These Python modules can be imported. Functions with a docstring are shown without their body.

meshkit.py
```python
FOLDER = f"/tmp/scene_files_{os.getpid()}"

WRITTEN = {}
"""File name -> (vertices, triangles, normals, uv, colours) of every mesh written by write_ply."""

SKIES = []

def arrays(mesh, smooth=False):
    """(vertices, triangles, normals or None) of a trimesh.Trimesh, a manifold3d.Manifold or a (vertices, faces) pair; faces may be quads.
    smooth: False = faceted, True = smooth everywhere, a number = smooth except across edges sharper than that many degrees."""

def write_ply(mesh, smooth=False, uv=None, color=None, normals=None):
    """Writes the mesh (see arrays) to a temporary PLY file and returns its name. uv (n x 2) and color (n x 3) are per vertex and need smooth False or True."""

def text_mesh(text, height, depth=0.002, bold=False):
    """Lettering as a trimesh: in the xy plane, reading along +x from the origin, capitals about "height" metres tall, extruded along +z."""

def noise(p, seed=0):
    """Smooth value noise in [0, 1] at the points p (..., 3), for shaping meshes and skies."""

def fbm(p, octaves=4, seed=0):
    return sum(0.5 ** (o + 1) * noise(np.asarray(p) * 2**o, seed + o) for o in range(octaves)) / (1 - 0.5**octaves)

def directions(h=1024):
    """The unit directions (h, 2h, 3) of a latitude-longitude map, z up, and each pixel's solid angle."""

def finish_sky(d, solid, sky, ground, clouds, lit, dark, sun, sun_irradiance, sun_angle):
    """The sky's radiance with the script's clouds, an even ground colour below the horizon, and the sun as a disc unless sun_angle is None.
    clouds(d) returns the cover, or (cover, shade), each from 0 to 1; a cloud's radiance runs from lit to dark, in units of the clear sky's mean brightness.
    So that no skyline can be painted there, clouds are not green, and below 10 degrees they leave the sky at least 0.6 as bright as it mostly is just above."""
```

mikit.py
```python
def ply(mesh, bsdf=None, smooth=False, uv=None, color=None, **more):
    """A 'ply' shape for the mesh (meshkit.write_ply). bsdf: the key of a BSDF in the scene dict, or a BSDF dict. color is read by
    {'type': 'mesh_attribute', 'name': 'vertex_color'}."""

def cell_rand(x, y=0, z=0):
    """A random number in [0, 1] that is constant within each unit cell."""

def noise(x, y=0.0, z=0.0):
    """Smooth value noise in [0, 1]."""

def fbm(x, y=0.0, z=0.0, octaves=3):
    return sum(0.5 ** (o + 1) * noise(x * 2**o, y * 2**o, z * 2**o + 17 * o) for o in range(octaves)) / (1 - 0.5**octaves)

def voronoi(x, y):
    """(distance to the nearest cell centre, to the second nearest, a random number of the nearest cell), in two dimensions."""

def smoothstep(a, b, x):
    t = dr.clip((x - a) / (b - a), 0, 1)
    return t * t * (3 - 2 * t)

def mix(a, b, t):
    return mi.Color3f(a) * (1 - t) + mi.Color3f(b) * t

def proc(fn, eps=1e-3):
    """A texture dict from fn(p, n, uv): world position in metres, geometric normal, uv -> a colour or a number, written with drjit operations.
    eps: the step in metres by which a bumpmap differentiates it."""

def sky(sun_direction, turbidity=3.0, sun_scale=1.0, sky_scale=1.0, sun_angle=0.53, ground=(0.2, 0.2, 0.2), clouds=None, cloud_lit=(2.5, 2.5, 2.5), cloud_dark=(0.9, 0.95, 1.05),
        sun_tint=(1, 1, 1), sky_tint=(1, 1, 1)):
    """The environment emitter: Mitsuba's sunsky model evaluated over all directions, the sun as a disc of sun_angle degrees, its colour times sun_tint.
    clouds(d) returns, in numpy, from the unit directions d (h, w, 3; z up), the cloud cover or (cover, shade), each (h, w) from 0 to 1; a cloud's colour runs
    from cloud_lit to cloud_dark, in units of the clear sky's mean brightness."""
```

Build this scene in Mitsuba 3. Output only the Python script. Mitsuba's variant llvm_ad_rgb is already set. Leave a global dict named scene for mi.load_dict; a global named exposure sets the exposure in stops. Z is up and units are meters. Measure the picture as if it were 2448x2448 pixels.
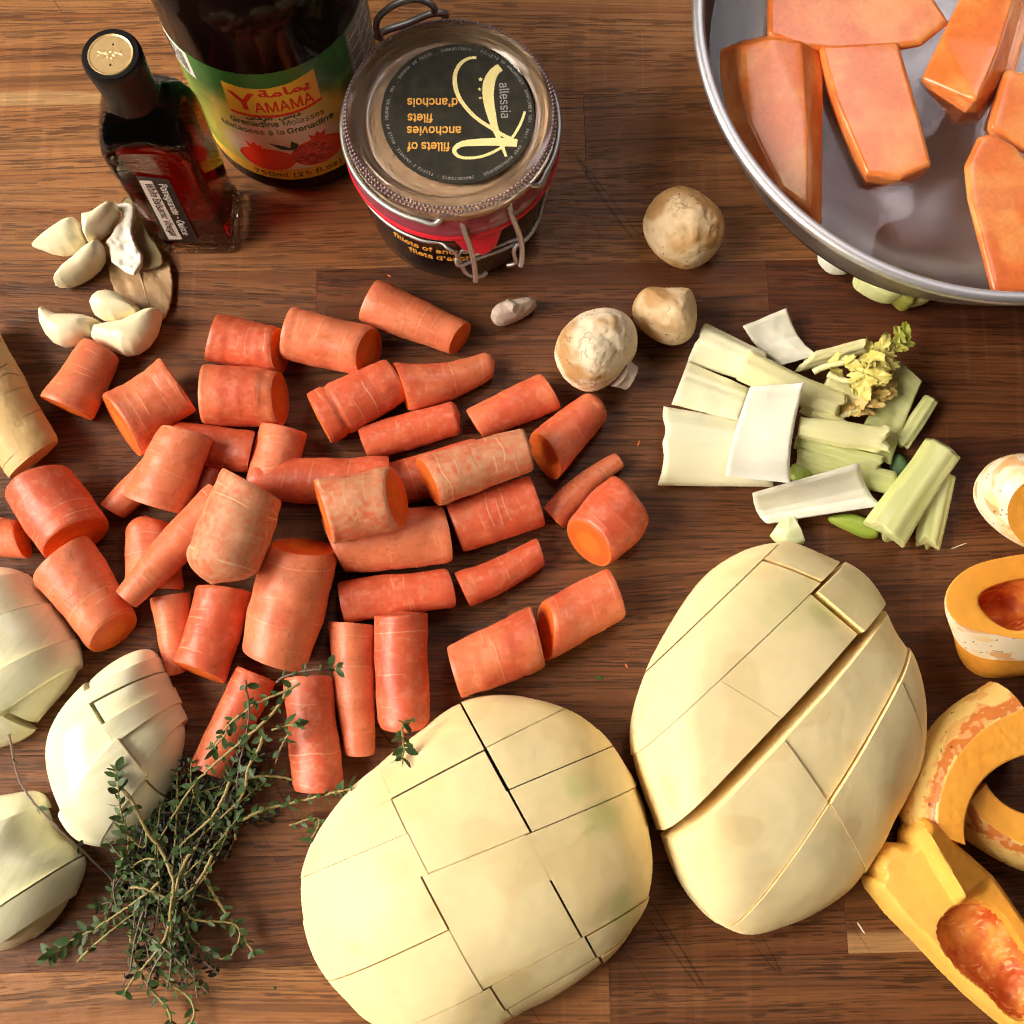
import math, glob
import numpy as np, trimesh, manifold3d as m3
import mitsuba as mi, drjit as dr
import mikit, meshkit
from shapely.geometry import Polygon, Point
from shapely import affinity, contains_xy, distance, points as sh_points, union_all, box as sh_box
from scipy.spatial import Delaunay
from scipy.interpolate import splprep, splev

T = mi.ScalarTransform4f
scene, labels = {'type': 'scene'}, {}
# ------------------------------------------------------------------ camera, light, exposure
TILT = math.radians(12.75)
scene['camera'] = {'type': 'perspective', 'fov': 45.27, 'fov_axis': 'x', 'near_clip': 0.01, 'far_clip': 50.0,
                   'to_world': T().look_at(origin=[0, 0, 0.56], target=[0, math.sin(TILT), 0.56 - math.cos(TILT)], up=[0, math.cos(TILT), math.sin(TILT)])}
exposure = 0.14
def lamp_panel(key, centre, toward, w, h, rgb):
    scene[key] = {'type': 'rectangle', 'to_world': T().look_at(origin=centre, target=toward, up=[0, 0, 1]) @ T().scale([w / 2, h / 2, 1]),
                  'emitter': {'type': 'area', 'radiance': {'type': 'rgb', 'value': rgb}}, 'bsdf': {'type': 'diffuse', 'reflectance': {'type': 'rgb', 'value': [0.7, 0.7, 0.7]}}}
# the kitchen window to the left of the worktop, an added reflection panel, and the light the room throws back
lamp_panel('kitchen_window', [-2.0, -0.12, 1.62], [0, 0.12, 0.0], 1.8, 1.5, [15.6, 14.1, 11.8])
lamp_panel('added_reflection_panel', [0.55, 1.35, 2.0], [0.12, 0.25, 0.0], 0.6, 0.8, [4.0, 3.9, 4.2])  # added panel, not a real window; gives bowl rim and jar lid bright reflections
labels['added_reflection_panel'] = {'label': 'added unseen light panel for reflections, above and behind the worktop, outside the picture', 'category': 'window'}
labels['kitchen_window'] = {'label': 'bright window pane left of the worktop, outside the picture', 'category': 'window'}
scene['room_light'] = {'type': 'constant', 'radiance': {'type': 'rgb', 'value': [0.046, 0.034, 0.025]}}
scene['ceiling_lamp'] = {'type': 'sphere', 'center': [0.25, 0.75, 1.7], 'radius': 0.05, 'emitter': {'type': 'area', 'radiance': {'type': 'rgb', 'value': [60, 44, 26]}}}
labels['ceiling_lamp'] = {'label': 'small round warm ceiling lamp above the worktop, outside the picture', 'category': 'lamp'}

# ------------------------------------------------------------------ measured places (metres, worktop top at z = 0)
CARROTS = [
    {'A': [-0.1421, 0.2087, 0.012], 'B': [-0.1097, 0.2025, 0.0108], 'r': (np.float64(0.012), np.float64(0.0108)), 'k': (np.float64(0.04), np.float64(-0.1)), 'mB': 0.25, 'mA': 0.15, 'label': 'short carrot chunk with a rounded pale left end, first of the topmost trio'},
    {'A': [-0.106, 0.2107, 0.0127], 'B': [-0.0674, 0.2012, 0.0118], 'r': (np.float64(0.0127), np.float64(0.0118)), 'k': (np.float64(-0.0), np.float64(0.11)), 'mB': 0.3, 'label': 'carrot chunk in the middle of the topmost trio, its right cut end in view'},
    {'A': [-0.068, 0.2278, 0.0112], 'B': [-0.0247, 0.2092, 0.0088], 'r': (np.float64(0.0112), np.float64(0.0088)), 'k': (np.float64(0.05), np.float64(0.2)), 'mB': 0.2, 'label': 'long carrot chunk just under the clip-top jar'},
    {'A': [-0.1943, 0.203, 0.0101], 'B': [-0.2072, 0.173, 0.0129], 'r': (np.float64(0.0101), np.float64(0.0129)), 'k': (np.float64(0.04), np.float64(-0.01)), 'label': 'small smooth carrot chunk leaning against the garlic cloves'},
    {'A': [-0.1556, 0.1845, 0.0155], 'B': [-0.18, 0.1637, 0.0164], 'r': (np.float64(0.0155), np.float64(0.0164)), 'k': (np.float64(0.07), np.float64(0.06)), 'bulge': -0.12, 'mB': 0.2, 'label': 'flaring waisted carrot chunk at the left of the heap'},
    {'A': [-0.1434, 0.1799, 0.0144], 'B': [-0.1081, 0.1779, 0.0127], 'r': (np.float64(0.0144), np.float64(0.0127)), 'k': (np.float64(-0.06), np.float64(-0.05)), 'mB': 0.2, 'bulge': 0.06, 'ringy': 1, 'label': 'stout ringed carrot chunk under the first of the topmost trio'},
    {'A': [-0.1567, 0.1586, 0.0091], 'B': [-0.1211, 0.1529, 0.0103], 'r': (np.float64(0.0091), np.float64(0.0103)), 'k': (np.float64(-0.02), np.float64(0.0)), 'label': 'dark carrot chunk half hidden under the pale wide-footed chunk'},
    {'A': [-0.1062, 0.1637, 0.0111], 'B': [-0.1108, 0.1408, 0.0113], 'r': (np.float64(0.0111), np.float64(0.0113)), 'k': (np.float64(0.01), np.float64(-0.38)), 'mA': 0.1, 'label': 'upright carrot stub at the upper middle of the heap'},
    {'A': [-0.1185, 0.1392, 0.0129], 'B': [-0.0568, 0.1369, 0.016], 'r': (np.float64(0.0089), np.float64(0.012)), 'k': (np.float64(0.35), np.float64(-0.04)), 'label': 'long carrot piece lying behind the unpeeled square chunk'},
    {'A': [-0.1466, 0.1577, 0.0258], 'B': [-0.1609, 0.1253, 0.0222], 'r': (np.float64(0.0118), np.float64(0.0142)), 'k': (np.float64(-0.17), np.float64(-0.08)), 'label': 'pale pink wide-footed carrot chunk lying across others at the upper left of the heap'},
    {'A': [-0.1599, 0.1502, 0.0088], 'B': [-0.1848, 0.1255, 0.0063], 'r': (np.float64(0.0088), np.float64(0.0063)), 'k': (np.float64(-0.12), np.float64(-0.24)), 'label': 'carrot chunk poking out from under the pale wide-footed chunk'},
    {'A': [-0.139, 0.1468, 0.005], 'B': [-0.146, 0.1266, 0.0057], 'r': (np.float64(0.005), np.float64(0.0057)), 'k': (np.float64(-0.05), np.float64(-0.06)), 'label': 'dark red carrot sliver deep in the heap behind the big unpeeled crown'},
    {'A': [-0.1131, 0.1296, 0.0415], 'B': [-0.1274, 0.0882, 0.0379], 'r': (np.float64(0.0155), np.float64(0.0159)), 'k': (np.float64(0.16), np.float64(-0.06)), 'roundB': 0.5, 'scruffy': 1, 'label': 'big unpeeled carrot crown with rough beige skin on top of the heap'},
    {'A': [-0.1295, 0.1288, 0.0246], 'B': [-0.1695, 0.0816, 0.0259], 'r': (np.float64(0.0086), np.float64(0.0059)), 'k': (np.float64(-0.07), np.float64(-0.01)), 'bulge': 0.15, 'pale': 1, 'label': 'tapering carrot tip with a pale cut end jutting from under the unpeeled crown'},
    {'A': [-0.166, 0.1215, 0.0106], 'B': [-0.1613, 0.0892, 0.0128], 'r': (np.float64(0.0106), np.float64(0.0128)), 'k': (np.float64(0.14), np.float64(0.24)), 'roundA': 0.5, 'label': 'carrot crown stub under the tapering carrot tip'},
    {'A': [-0.2164, 0.1365, 0.0157], 'B': [-0.197, 0.1103, 0.0161], 'r': (np.float64(0.0157), np.float64(0.0161)), 'k': (np.float64(0.11), np.float64(0.03)), 'mA': -0.1, 'mB': 0.1, 'label': 'plump carrot chunk left of the heap, meeting a larger one end to end'},
    {'A': [-0.203, 0.1018, 0.0158], 'B': [-0.1783, 0.0687, 0.0124], 'r': (np.float64(0.0158), np.float64(0.0124)), 'k': (np.float64(-0.1), np.float64(-0.11)), 'mB': 0.25, 'label': 'large plump carrot chunk beside the onion halves at the left'},
    {'A': [-0.2501, 0.1156, 0.0092], 'B': [-0.2243, 0.1118, 0.0082], 'r': (np.float64(0.0092), np.float64(0.0082)), 'k': (np.float64(-0.34), np.float64(-0.44)), 'mB': 0.15, 'label': 'carrot chunk cut off by the left edge of the picture'},
    {'A': [-0.1545, 0.0858, 0.0094], 'B': [-0.151, 0.0514, 0.0047], 'r': (np.float64(0.0094), np.float64(0.0047)), 'k': (np.float64(-0.06), np.float64(-0.09)), 'label': 'narrow carrot chunk next to the scored onion, shadowed by its neighbour'},
    {'A': [-0.1291, 0.0879, 0.0123], 'B': [-0.1389, 0.0507, 0.0122], 'r': (np.float64(0.0123), np.float64(0.0122)), 'k': (np.float64(-0.15), np.float64(0.09)), 'mB': 0.12, 'label': 'carrot chunk sticking out below the big unpeeled crown'},
    {'A': [-0.0927, 0.1061, 0.021], 'B': [-0.1053, 0.0561, 0.0172], 'r': (np.float64(0.015), np.float64(0.0152)), 'k': (np.float64(-0.09), np.float64(0.11)), 'mA': 0.35, 'bulge': 0.1, 'pale': 1, 'label': 'longest and thickest peeled carrot chunk in the middle of the heap'},
    {'A': [-0.0823, 0.1179, 0.0386], 'B': [-0.0503, 0.1247, 0.0376], 'r': (np.float64(0.0146), np.float64(0.0136)), 'k': (np.float64(-0.11), np.float64(0.07)), 'mA': 0.12, 'mB': 0.3, 'scruffy': 1, 'label': 'short square unpeeled carrot chunk with both cut ends showing, on top of the heap'},
    {'A': [-0.081, 0.1078, 0.0133], 'B': [-0.03, 0.1135, 0.0137], 'r': (np.float64(0.0133), np.float64(0.0137)), 'k': (np.float64(-0.31), np.float64(-0.1)), 'label': 'carrot chunk under the short square unpeeled chunk'},
    {'A': [-0.0769, 0.0829, 0.0095], 'B': [-0.028, 0.0893, 0.0091], 'r': (np.float64(0.0095), np.float64(0.0091)), 'k': (np.float64(-0.06), np.float64(-0.13)), 'label': 'slender straight carrot chunk lying level in the lower right of the heap'},
    {'A': [-0.0262, 0.1167, 0.0122], 'B': [0.0113, 0.1293, 0.0124], 'r': (np.float64(0.0122), np.float64(0.0124)), 'k': (np.float64(-0.03), np.float64(-0.0)), 'label': 'blocky carrot chunk tucked under the long unpeeled chunk'},
    {'A': [-0.037, 0.1333, 0.032], 'B': [0.0082, 0.1493, 0.03], 'r': (np.float64(0.012), np.float64(0.01)), 'k': (np.float64(-0.14), np.float64(0.07)), 'mA': 0.12, 'scruffy': 1, 'roundB': 0.12, 'label': 'long unpeeled carrot chunk on top of the right side of the heap'},
    {'A': [-0.0545, 0.1372, 0.0103], 'B': [-0.0135, 0.1494, 0.0107], 'r': (np.float64(0.0103), np.float64(0.0107)), 'k': (np.float64(-0.11), np.float64(-0.1)), 'label': 'carrot chunk partly covered by the long unpeeled chunk, on its upper left'},
    {'A': [-0.0693, 0.1572, 0.0085], 'B': [-0.0245, 0.1707, 0.0082], 'r': (np.float64(0.0085), np.float64(0.0082)), 'k': (np.float64(-0.08), np.float64(0.08)), 'roundB': 0.25, 'ringy': 1, 'label': 'ringed carrot chunk with a rounded right end, upper middle of the heap'},
    {'A': [-0.0897, 0.1682, 0.0131], 'B': [-0.0544, 0.1883, 0.0111], 'r': (np.float64(0.0131), np.float64(0.0111)), 'k': (np.float64(0.02), np.float64(-0.07)), 'bulge': 0.03, 'groove': 0.22, 'label': 'carrot chunk with a deep groove near its lower end'},
    {'A': [-0.0521, 0.184, 0.0117], 'B': [-0.0083, 0.1983, 0.0059], 'r': (np.float64(0.0117), np.float64(0.0059)), 'k': (np.float64(-0.08), np.float64(0.06)), 'roundB': 0.6, 'bend': -0.06, 'label': 'carrot root tip with a pale rounded end, pointing right at the top of the heap'},
    {'A': [-0.0172, 0.1667, 0.0083], 'B': [0.0177, 0.183, 0.0096], 'r': (np.float64(0.0083), np.float64(0.0096)), 'k': (np.float64(-0.13), np.float64(-0.12)), 'label': 'carrot chunk left of the rounded tip that touches the mushroom'},
    {'A': [0.0153, 0.1505, 0.0124], 'B': [0.0417, 0.1782, 0.0074], 'r': (np.float64(0.0124), np.float64(0.0074)), 'k': (np.float64(0.21), np.float64(0.09)), 'roundB': 0.55, 'mA': 0.15, 'label': 'bullet-shaped carrot tip touching the mushroom with the stalk'},
    {'A': [0.0191, 0.1223, 0.0069], 'B': [0.05, 0.1505, 0.0042], 'r': (np.float64(0.0069), np.float64(0.0042)), 'k': (np.float64(-0.01), np.float64(0.08)), 'bend': 0.05, 'pale': 2, 'label': 'thin brownish carrot stick at the right edge of the heap'},
    {'A': [0.0347, 0.1085, 0.0166], 'B': [0.0538, 0.1293, 0.0163], 'r': (np.float64(0.0136), np.float64(0.0133)), 'k': (np.float64(0.04), np.float64(0.15)), 'mA': 0.3, 'bulge': 0.12, 'label': 'squat carrot chunk with an orange cut face, farthest right in the heap'},
    {'A': [-0.0225, 0.0884, 0.0089], 'B': [0.0129, 0.1066, 0.0065], 'r': (np.float64(0.0089), np.float64(0.0065)), 'k': (np.float64(0.01), np.float64(0.15)), 'bend': -0.03, 'label': 'curved slim carrot chunk at the lower right of the heap'},
    {'A': [0.0149, 0.0695, 0.0126], 'B': [0.0469, 0.0868, 0.0117], 'r': (np.float64(0.0126), np.float64(0.0117)), 'k': (np.float64(0.37), np.float64(0.14)), 'mA': 0.3, 'label': 'right-hand carrot of the pair lying apart above the scored vegetable, red cut face showing'},
    {'A': [-0.0255, 0.0507, 0.0122], 'B': [0.0117, 0.0667, 0.014], 'r': (np.float64(0.0122), np.float64(0.014)), 'k': (np.float64(0.12), np.float64(0.16)), 'ringy': 1, 'label': 'left-hand carrot of the pair lying apart, touching the scored vegetable'},
    {'A': [-0.0726, 0.0727, 0.0107], 'B': [-0.0674, 0.016, 0.0069], 'r': (np.float64(0.0107), np.float64(0.0069)), 'k': (np.float64(0.15), np.float64(0.09)), 'label': 'tapering carrot piece standing parallel to the blunt upright one, below the heap'},
    {'A': [-0.0498, 0.0773, 0.0168], 'B': [-0.0478, 0.0281, 0.0112], 'r': (np.float64(0.0118), np.float64(0.0112)), 'k': (np.float64(-0.02), np.float64(0.03)), 'roundA': 0.06, 'bulge': 0.04, 'label': 'blunt upright carrot chunk with a small thyme tip at its foot'},
    {'A': [-0.0907, 0.0486, 0.0108], 'B': [-0.0842, 0.0003, 0.0109], 'r': (np.float64(0.0108), np.float64(0.0109)), 'k': (np.float64(0.07), np.float64(0.13)), 'label': 'carrot chunk under the thyme tips, right of the thyme heap'},
    {'A': [-0.1139, 0.0504, 0.0097], 'B': [-0.133, 0.0074, 0.0092], 'r': (np.float64(0.0097), np.float64(0.0092)), 'k': (np.float64(-0.03), np.float64(-0.02)), 'label': 'carrot chunk buried under the upper end of the thyme heap'},
]
ROOT_A = [[-0.0227, 0.0387], [-0.0085, 0.0415], [0.008, 0.0403], [0.0222, 0.0357], [0.035, 0.0264], [0.0477, 0.0137], [0.0555, -0.0023], [0.0597, -0.0202], [0.0598, -0.0335], [0.0568, -0.0467], [0.0497, -0.0597], [0.0379, -0.0711], [0.0231, -0.08], [0.0075, -0.0887], [-0.0035, -0.0935], [-0.0186, -0.1009], [-0.0358, -0.1042], [-0.0488, -0.1012], [-0.0599, -0.0935], [-0.0712, -0.0851], [-0.0806, -0.073], [-0.0879, -0.0544], [-0.0912, -0.0396], [-0.0875, -0.0267], [-0.0799, -0.0124], [-0.0666, 0.0034], [-0.0529, 0.016], [-0.039, 0.0275]]
ROOT_A_STRIPS = [[-0.0717, -0.0151, 0.0147, 0.0296], [-0.0683, -0.0278, 0.0342, 0.0145], [-0.0675, -0.0459, 0.0437, -0.0023], [-0.0507, -0.0656, 0.048, -0.0197], [-0.0329, -0.0876, 0.0346, -0.0547], [-0.0041, -0.0872, 0.0339, -0.0666]]
ROOT_A_CROSS = [[-0.0197, 0.0318, 0.0361, -0.068], [-0.05, -0.0017, -0.0039, -0.0846]]
ROOT_B = [[0.1212, 0.1114], [0.1096, 0.1083], [0.0929, 0.0991], [0.0779, 0.082], [0.0653, 0.0628], [0.0577, 0.0439], [0.0527, 0.0275], [0.0524, 0.016], [0.0563, 0.0023], [0.0606, -0.0124], [0.0632, -0.0202], [0.0679, -0.0335], [0.0762, -0.0467], [0.0939, -0.0586], [0.1077, -0.0554], [0.1263, -0.0478], [0.1445, -0.0356], [0.1533, -0.0222], [0.1619, -0.0088], [0.1707, 0.0066], [0.1767, 0.0244], [0.1778, 0.0378], [0.1761, 0.0514], [0.1719, 0.0641], [0.1648, 0.0771], [0.1601, 0.0879], [0.1498, 0.0991], [0.139, 0.1049], [0.1303, 0.1102]]
ROOT_B_STRIPS = [[0.0802, 0.0702, 0.1202, 0.1077], [0.0843, 0.0434, 0.1431, 0.0963], [0.0626, -0.0177, 0.1517, 0.0704], [0.1242, 0.0011, 0.1668, 0.0612]]
ROOT_B_CROSS = [[0.1049, 0.0966, 0.1244, 0.0886], [0.0849, 0.0431, 0.1042, 0.0311], [0.1062, 0.0218, 0.1366, -0.0191], [0.1618, 0.0419, 0.1731, 0.0202], [0.1236, 0.0823, 0.143, 0.066]]
ONIONS = [
    {'o': [[-0.1934, 0.0487], [-0.1829, 0.0576], [-0.1745, 0.0636], [-0.1639, 0.0669], [-0.1599, 0.0633], [-0.1533, 0.0492], [-0.147, 0.0353], [-0.142, 0.0265], [-0.1426, 0.0207], [-0.1444, 0.0119], [-0.151, -0.007], [-0.16, -0.0185], [-0.1731, -0.0236], [-0.1808, -0.025], [-0.1894, -0.022], [-0.1989, -0.0085], [-0.2049, 0.0034], [-0.207, 0.0132], [-0.2063, 0.0268], [-0.2012, 0.0383]], 'h': 0.037, 'main': [-0.192, 0.0535, -0.1556, 0.0044], 'side': [[-0.1728, 0.0504, -0.1463, 0.0656], [-0.1758, 0.0418, -0.1491, 0.0562], [-0.1659, 0.0351, -0.1459, 0.0488], [-0.1616, 0.0276, -0.1448, 0.0413], [-0.1528, 0.0176, -0.1405, 0.0345]], 'side2': [[-0.182, 0.0062, -0.167, 0.0245], [-0.1768, -0.0211, -0.1552, 0.0092]]},
    {'o': [[-0.2647, 0.0902], [-0.2458, 0.1028], [-0.2326, 0.1029], [-0.2263, 0.102], [-0.2191, 0.0983], [-0.2118, 0.0884], [-0.2036, 0.0775], [-0.1963, 0.0666], [-0.194, 0.0592], [-0.1944, 0.0511], [-0.2011, 0.0405], [-0.209, 0.0302], [-0.2135, 0.0241], [-0.2186, 0.0214], [-0.2271, 0.0184], [-0.2469, 0.016], [-0.2624, 0.0318], [-0.2694, 0.0594]], 'h': 0.037, 'main': [-0.2379, 0.0444, -0.2039, 0.0198], 'side': [[-0.252, 0.0872, -0.2178, 0.0976], [-0.2426, 0.0684, -0.2076, 0.0837], [-0.2347, 0.0445, -0.1945, 0.0679], [-0.2197, 0.0356, -0.1882, 0.0602]], 'side2': [[-0.2345, 0.0246, -0.2133, 0.0416]]},
    {'o': [[-0.2532, -0.0112], [-0.2375, -0.0004], [-0.2252, 0.0012], [-0.2076, 0.0023], [-0.2003, -0.0124], [-0.1902, -0.0234], [-0.1852, -0.031], [-0.1873, -0.0392], [-0.1929, -0.0495], [-0.199, -0.0593], [-0.2066, -0.066], [-0.2181, -0.07], [-0.2324, -0.0678], [-0.2483, -0.0503], [-0.2559, -0.0309]], 'h': 0.035, 'main': [-0.2421, -0.0448, -0.2007, -0.0676], 'side': [[-0.2361, -0.0183, -0.1975, -0.0025], [-0.232, -0.0406, -0.1882, -0.0174], [-0.2321, -0.0576, -0.1817, -0.024], [-0.2256, -0.0677, -0.1799, -0.037]], 'side2': []},
]
PARSNIP = {
    'A': [-0.2574, 0.2066, 0.0147],
    'B': [-0.2201, 0.1481, 0.0144],
    'r': (np.float64(0.0147), np.float64(0.0144)),
    'k': (np.float64(-0.36), np.float64(-0.15)),
    'label': 'x',
}
MUSHROOMS = [
    {'o': [[0.063, 0.2649], [0.0644, 0.2717], [0.0687, 0.2776], [0.0743, 0.2814], [0.0806, 0.2821], [0.0881, 0.2804], [0.0919, 0.2767], [0.0964, 0.2734], [0.1011, 0.2671], [0.1023, 0.2615], [0.0993, 0.2531], [0.0939, 0.2469], [0.0881, 0.2431], [0.0829, 0.2428], [0.076, 0.2459], [0.0697, 0.2504], [0.0647, 0.2566]], 'h': 0.02, 'z': 0.015},
    {'o': [[0.02, 0.1983], [0.0219, 0.2067], [0.0262, 0.2133], [0.0337, 0.2175], [0.0411, 0.2191], [0.0486, 0.2189], [0.0543, 0.2159], [0.0584, 0.2109], [0.0588, 0.2045], [0.0567, 0.197], [0.0519, 0.1904], [0.0449, 0.1844], [0.038, 0.1815], [0.0311, 0.1818], [0.0249, 0.1864], [0.0212, 0.1917]], 'h': 0.022, 'z': 0.016},
    {'o': [[0.0568, 0.2218], [0.0588, 0.2282], [0.0627, 0.2314], [0.0699, 0.2315], [0.0748, 0.231], [0.0799, 0.2317], [0.085, 0.2304], [0.087, 0.2252], [0.0871, 0.2187], [0.0867, 0.2124], [0.0827, 0.2064], [0.0757, 0.2052], [0.0682, 0.2074], [0.0632, 0.2114], [0.0589, 0.2164]], 'h': 0.017, 'z': 0.013},
    {'o': [[-0.0101, 0.2217], [-0.0085, 0.2266], [-0.0039, 0.2287], [0.0024, 0.2302], [0.0089, 0.2309], [0.012, 0.2292], [0.0115, 0.2267], [0.007, 0.2223], [0.0012, 0.2189], [-0.004, 0.2176], [-0.0085, 0.2179]], 'h': 0.008, 'z': 0.005},
]
MUSHROOM_STEM = [[0.0489, 0.1911, 0.014], [0.0536, 0.1901, 0.011], [0.0562, 0.1891, 0.01]]
GARLIC = [
    {'o': [[-0.2316, 0.2558], [-0.2277, 0.2593], [-0.2221, 0.2642], [-0.2167, 0.2685], [-0.2113, 0.2702], [-0.2097, 0.2687], [-0.2077, 0.2636], [-0.2057, 0.2586], [-0.2071, 0.2561], [-0.2106, 0.2531], [-0.2165, 0.2518], [-0.2226, 0.2526], [-0.2279, 0.2548]], 'h': 0.012, 'label': 'pointed left half of the garlic clove that is sliced in two'},
    {'o': [[-0.207, 0.2694], [-0.2012, 0.2707], [-0.1968, 0.2743], [-0.1936, 0.2761], [-0.1907, 0.2758], [-0.1898, 0.2732], [-0.1913, 0.2692], [-0.1947, 0.2641], [-0.199, 0.2597], [-0.2038, 0.2567], [-0.206, 0.2611], [-0.2066, 0.2651]], 'h': 0.012, 'label': 'right half of the garlic clove that is sliced in two, against the papery skin'},
    {'o': [[-0.2193, 0.236], [-0.2187, 0.2399], [-0.2156, 0.2447], [-0.2108, 0.2493], [-0.2055, 0.2547], [-0.2011, 0.258], [-0.1986, 0.2583], [-0.197, 0.2556], [-0.1966, 0.2506], [-0.1989, 0.2456], [-0.2032, 0.2412], [-0.2089, 0.2377], [-0.2143, 0.2359]], 'h': 0.011, 'label': 'whole garlic clove pointing down left, below the sliced clove'},
    {'o': [[-0.2008, 0.2252], [-0.1996, 0.2286], [-0.1965, 0.2311], [-0.1925, 0.2318], [-0.1879, 0.2309], [-0.183, 0.2284], [-0.1771, 0.2235], [-0.1774, 0.2206], [-0.1832, 0.2187], [-0.1886, 0.2172], [-0.1941, 0.2174], [-0.1982, 0.2199]], 'h': 0.011, 'label': 'small oval garlic clove resting on the brown leaf'},
    {'o': [[-0.2255, 0.2229], [-0.2231, 0.2248], [-0.2214, 0.2234], [-0.2162, 0.2209], [-0.21, 0.2209], [-0.2039, 0.2206], [-0.1974, 0.2184], [-0.1954, 0.2172], [-0.1998, 0.2148], [-0.2, 0.2114], [-0.2052, 0.2071], [-0.2087, 0.2056], [-0.2132, 0.2051], [-0.2179, 0.2071], [-0.2218, 0.2113], [-0.2246, 0.2165]], 'h': 0.011, 'label': 'curled garlic clove at the far left of the lower garlic group'},
    {'o': [[-0.1984, 0.2146], [-0.191, 0.2163], [-0.1842, 0.2176], [-0.1789, 0.2206], [-0.174, 0.2231], [-0.1698, 0.2237], [-0.167, 0.2221], [-0.1672, 0.2177], [-0.1686, 0.2114], [-0.1723, 0.2051], [-0.1775, 0.2013], [-0.1829, 0.2003], [-0.1884, 0.2023], [-0.1943, 0.2053], [-0.1992, 0.2087]], 'h': 0.012, 'label': 'largest smooth garlic clove, right of the curled one and above a carrot chunk'},
]
GARLIC_SKIN = [[-0.1959, 0.2782], [-0.1939, 0.2791], [-0.1906, 0.2782], [-0.1873, 0.2785], [-0.184, 0.2772], [-0.1825, 0.2747], [-0.1828, 0.2692], [-0.1834, 0.2642], [-0.1823, 0.2592], [-0.1802, 0.2548], [-0.1778, 0.2513], [-0.1777, 0.2479], [-0.179, 0.2439], [-0.1813, 0.2408], [-0.1853, 0.2425], [-0.1896, 0.2454], [-0.1935, 0.2484], [-0.1943, 0.2528], [-0.1949, 0.2558], [-0.1965, 0.2577], [-0.1936, 0.2622], [-0.1902, 0.2672], [-0.1888, 0.2712], [-0.1898, 0.2746], [-0.1931, 0.2754], [-0.1957, 0.2752]]
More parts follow.
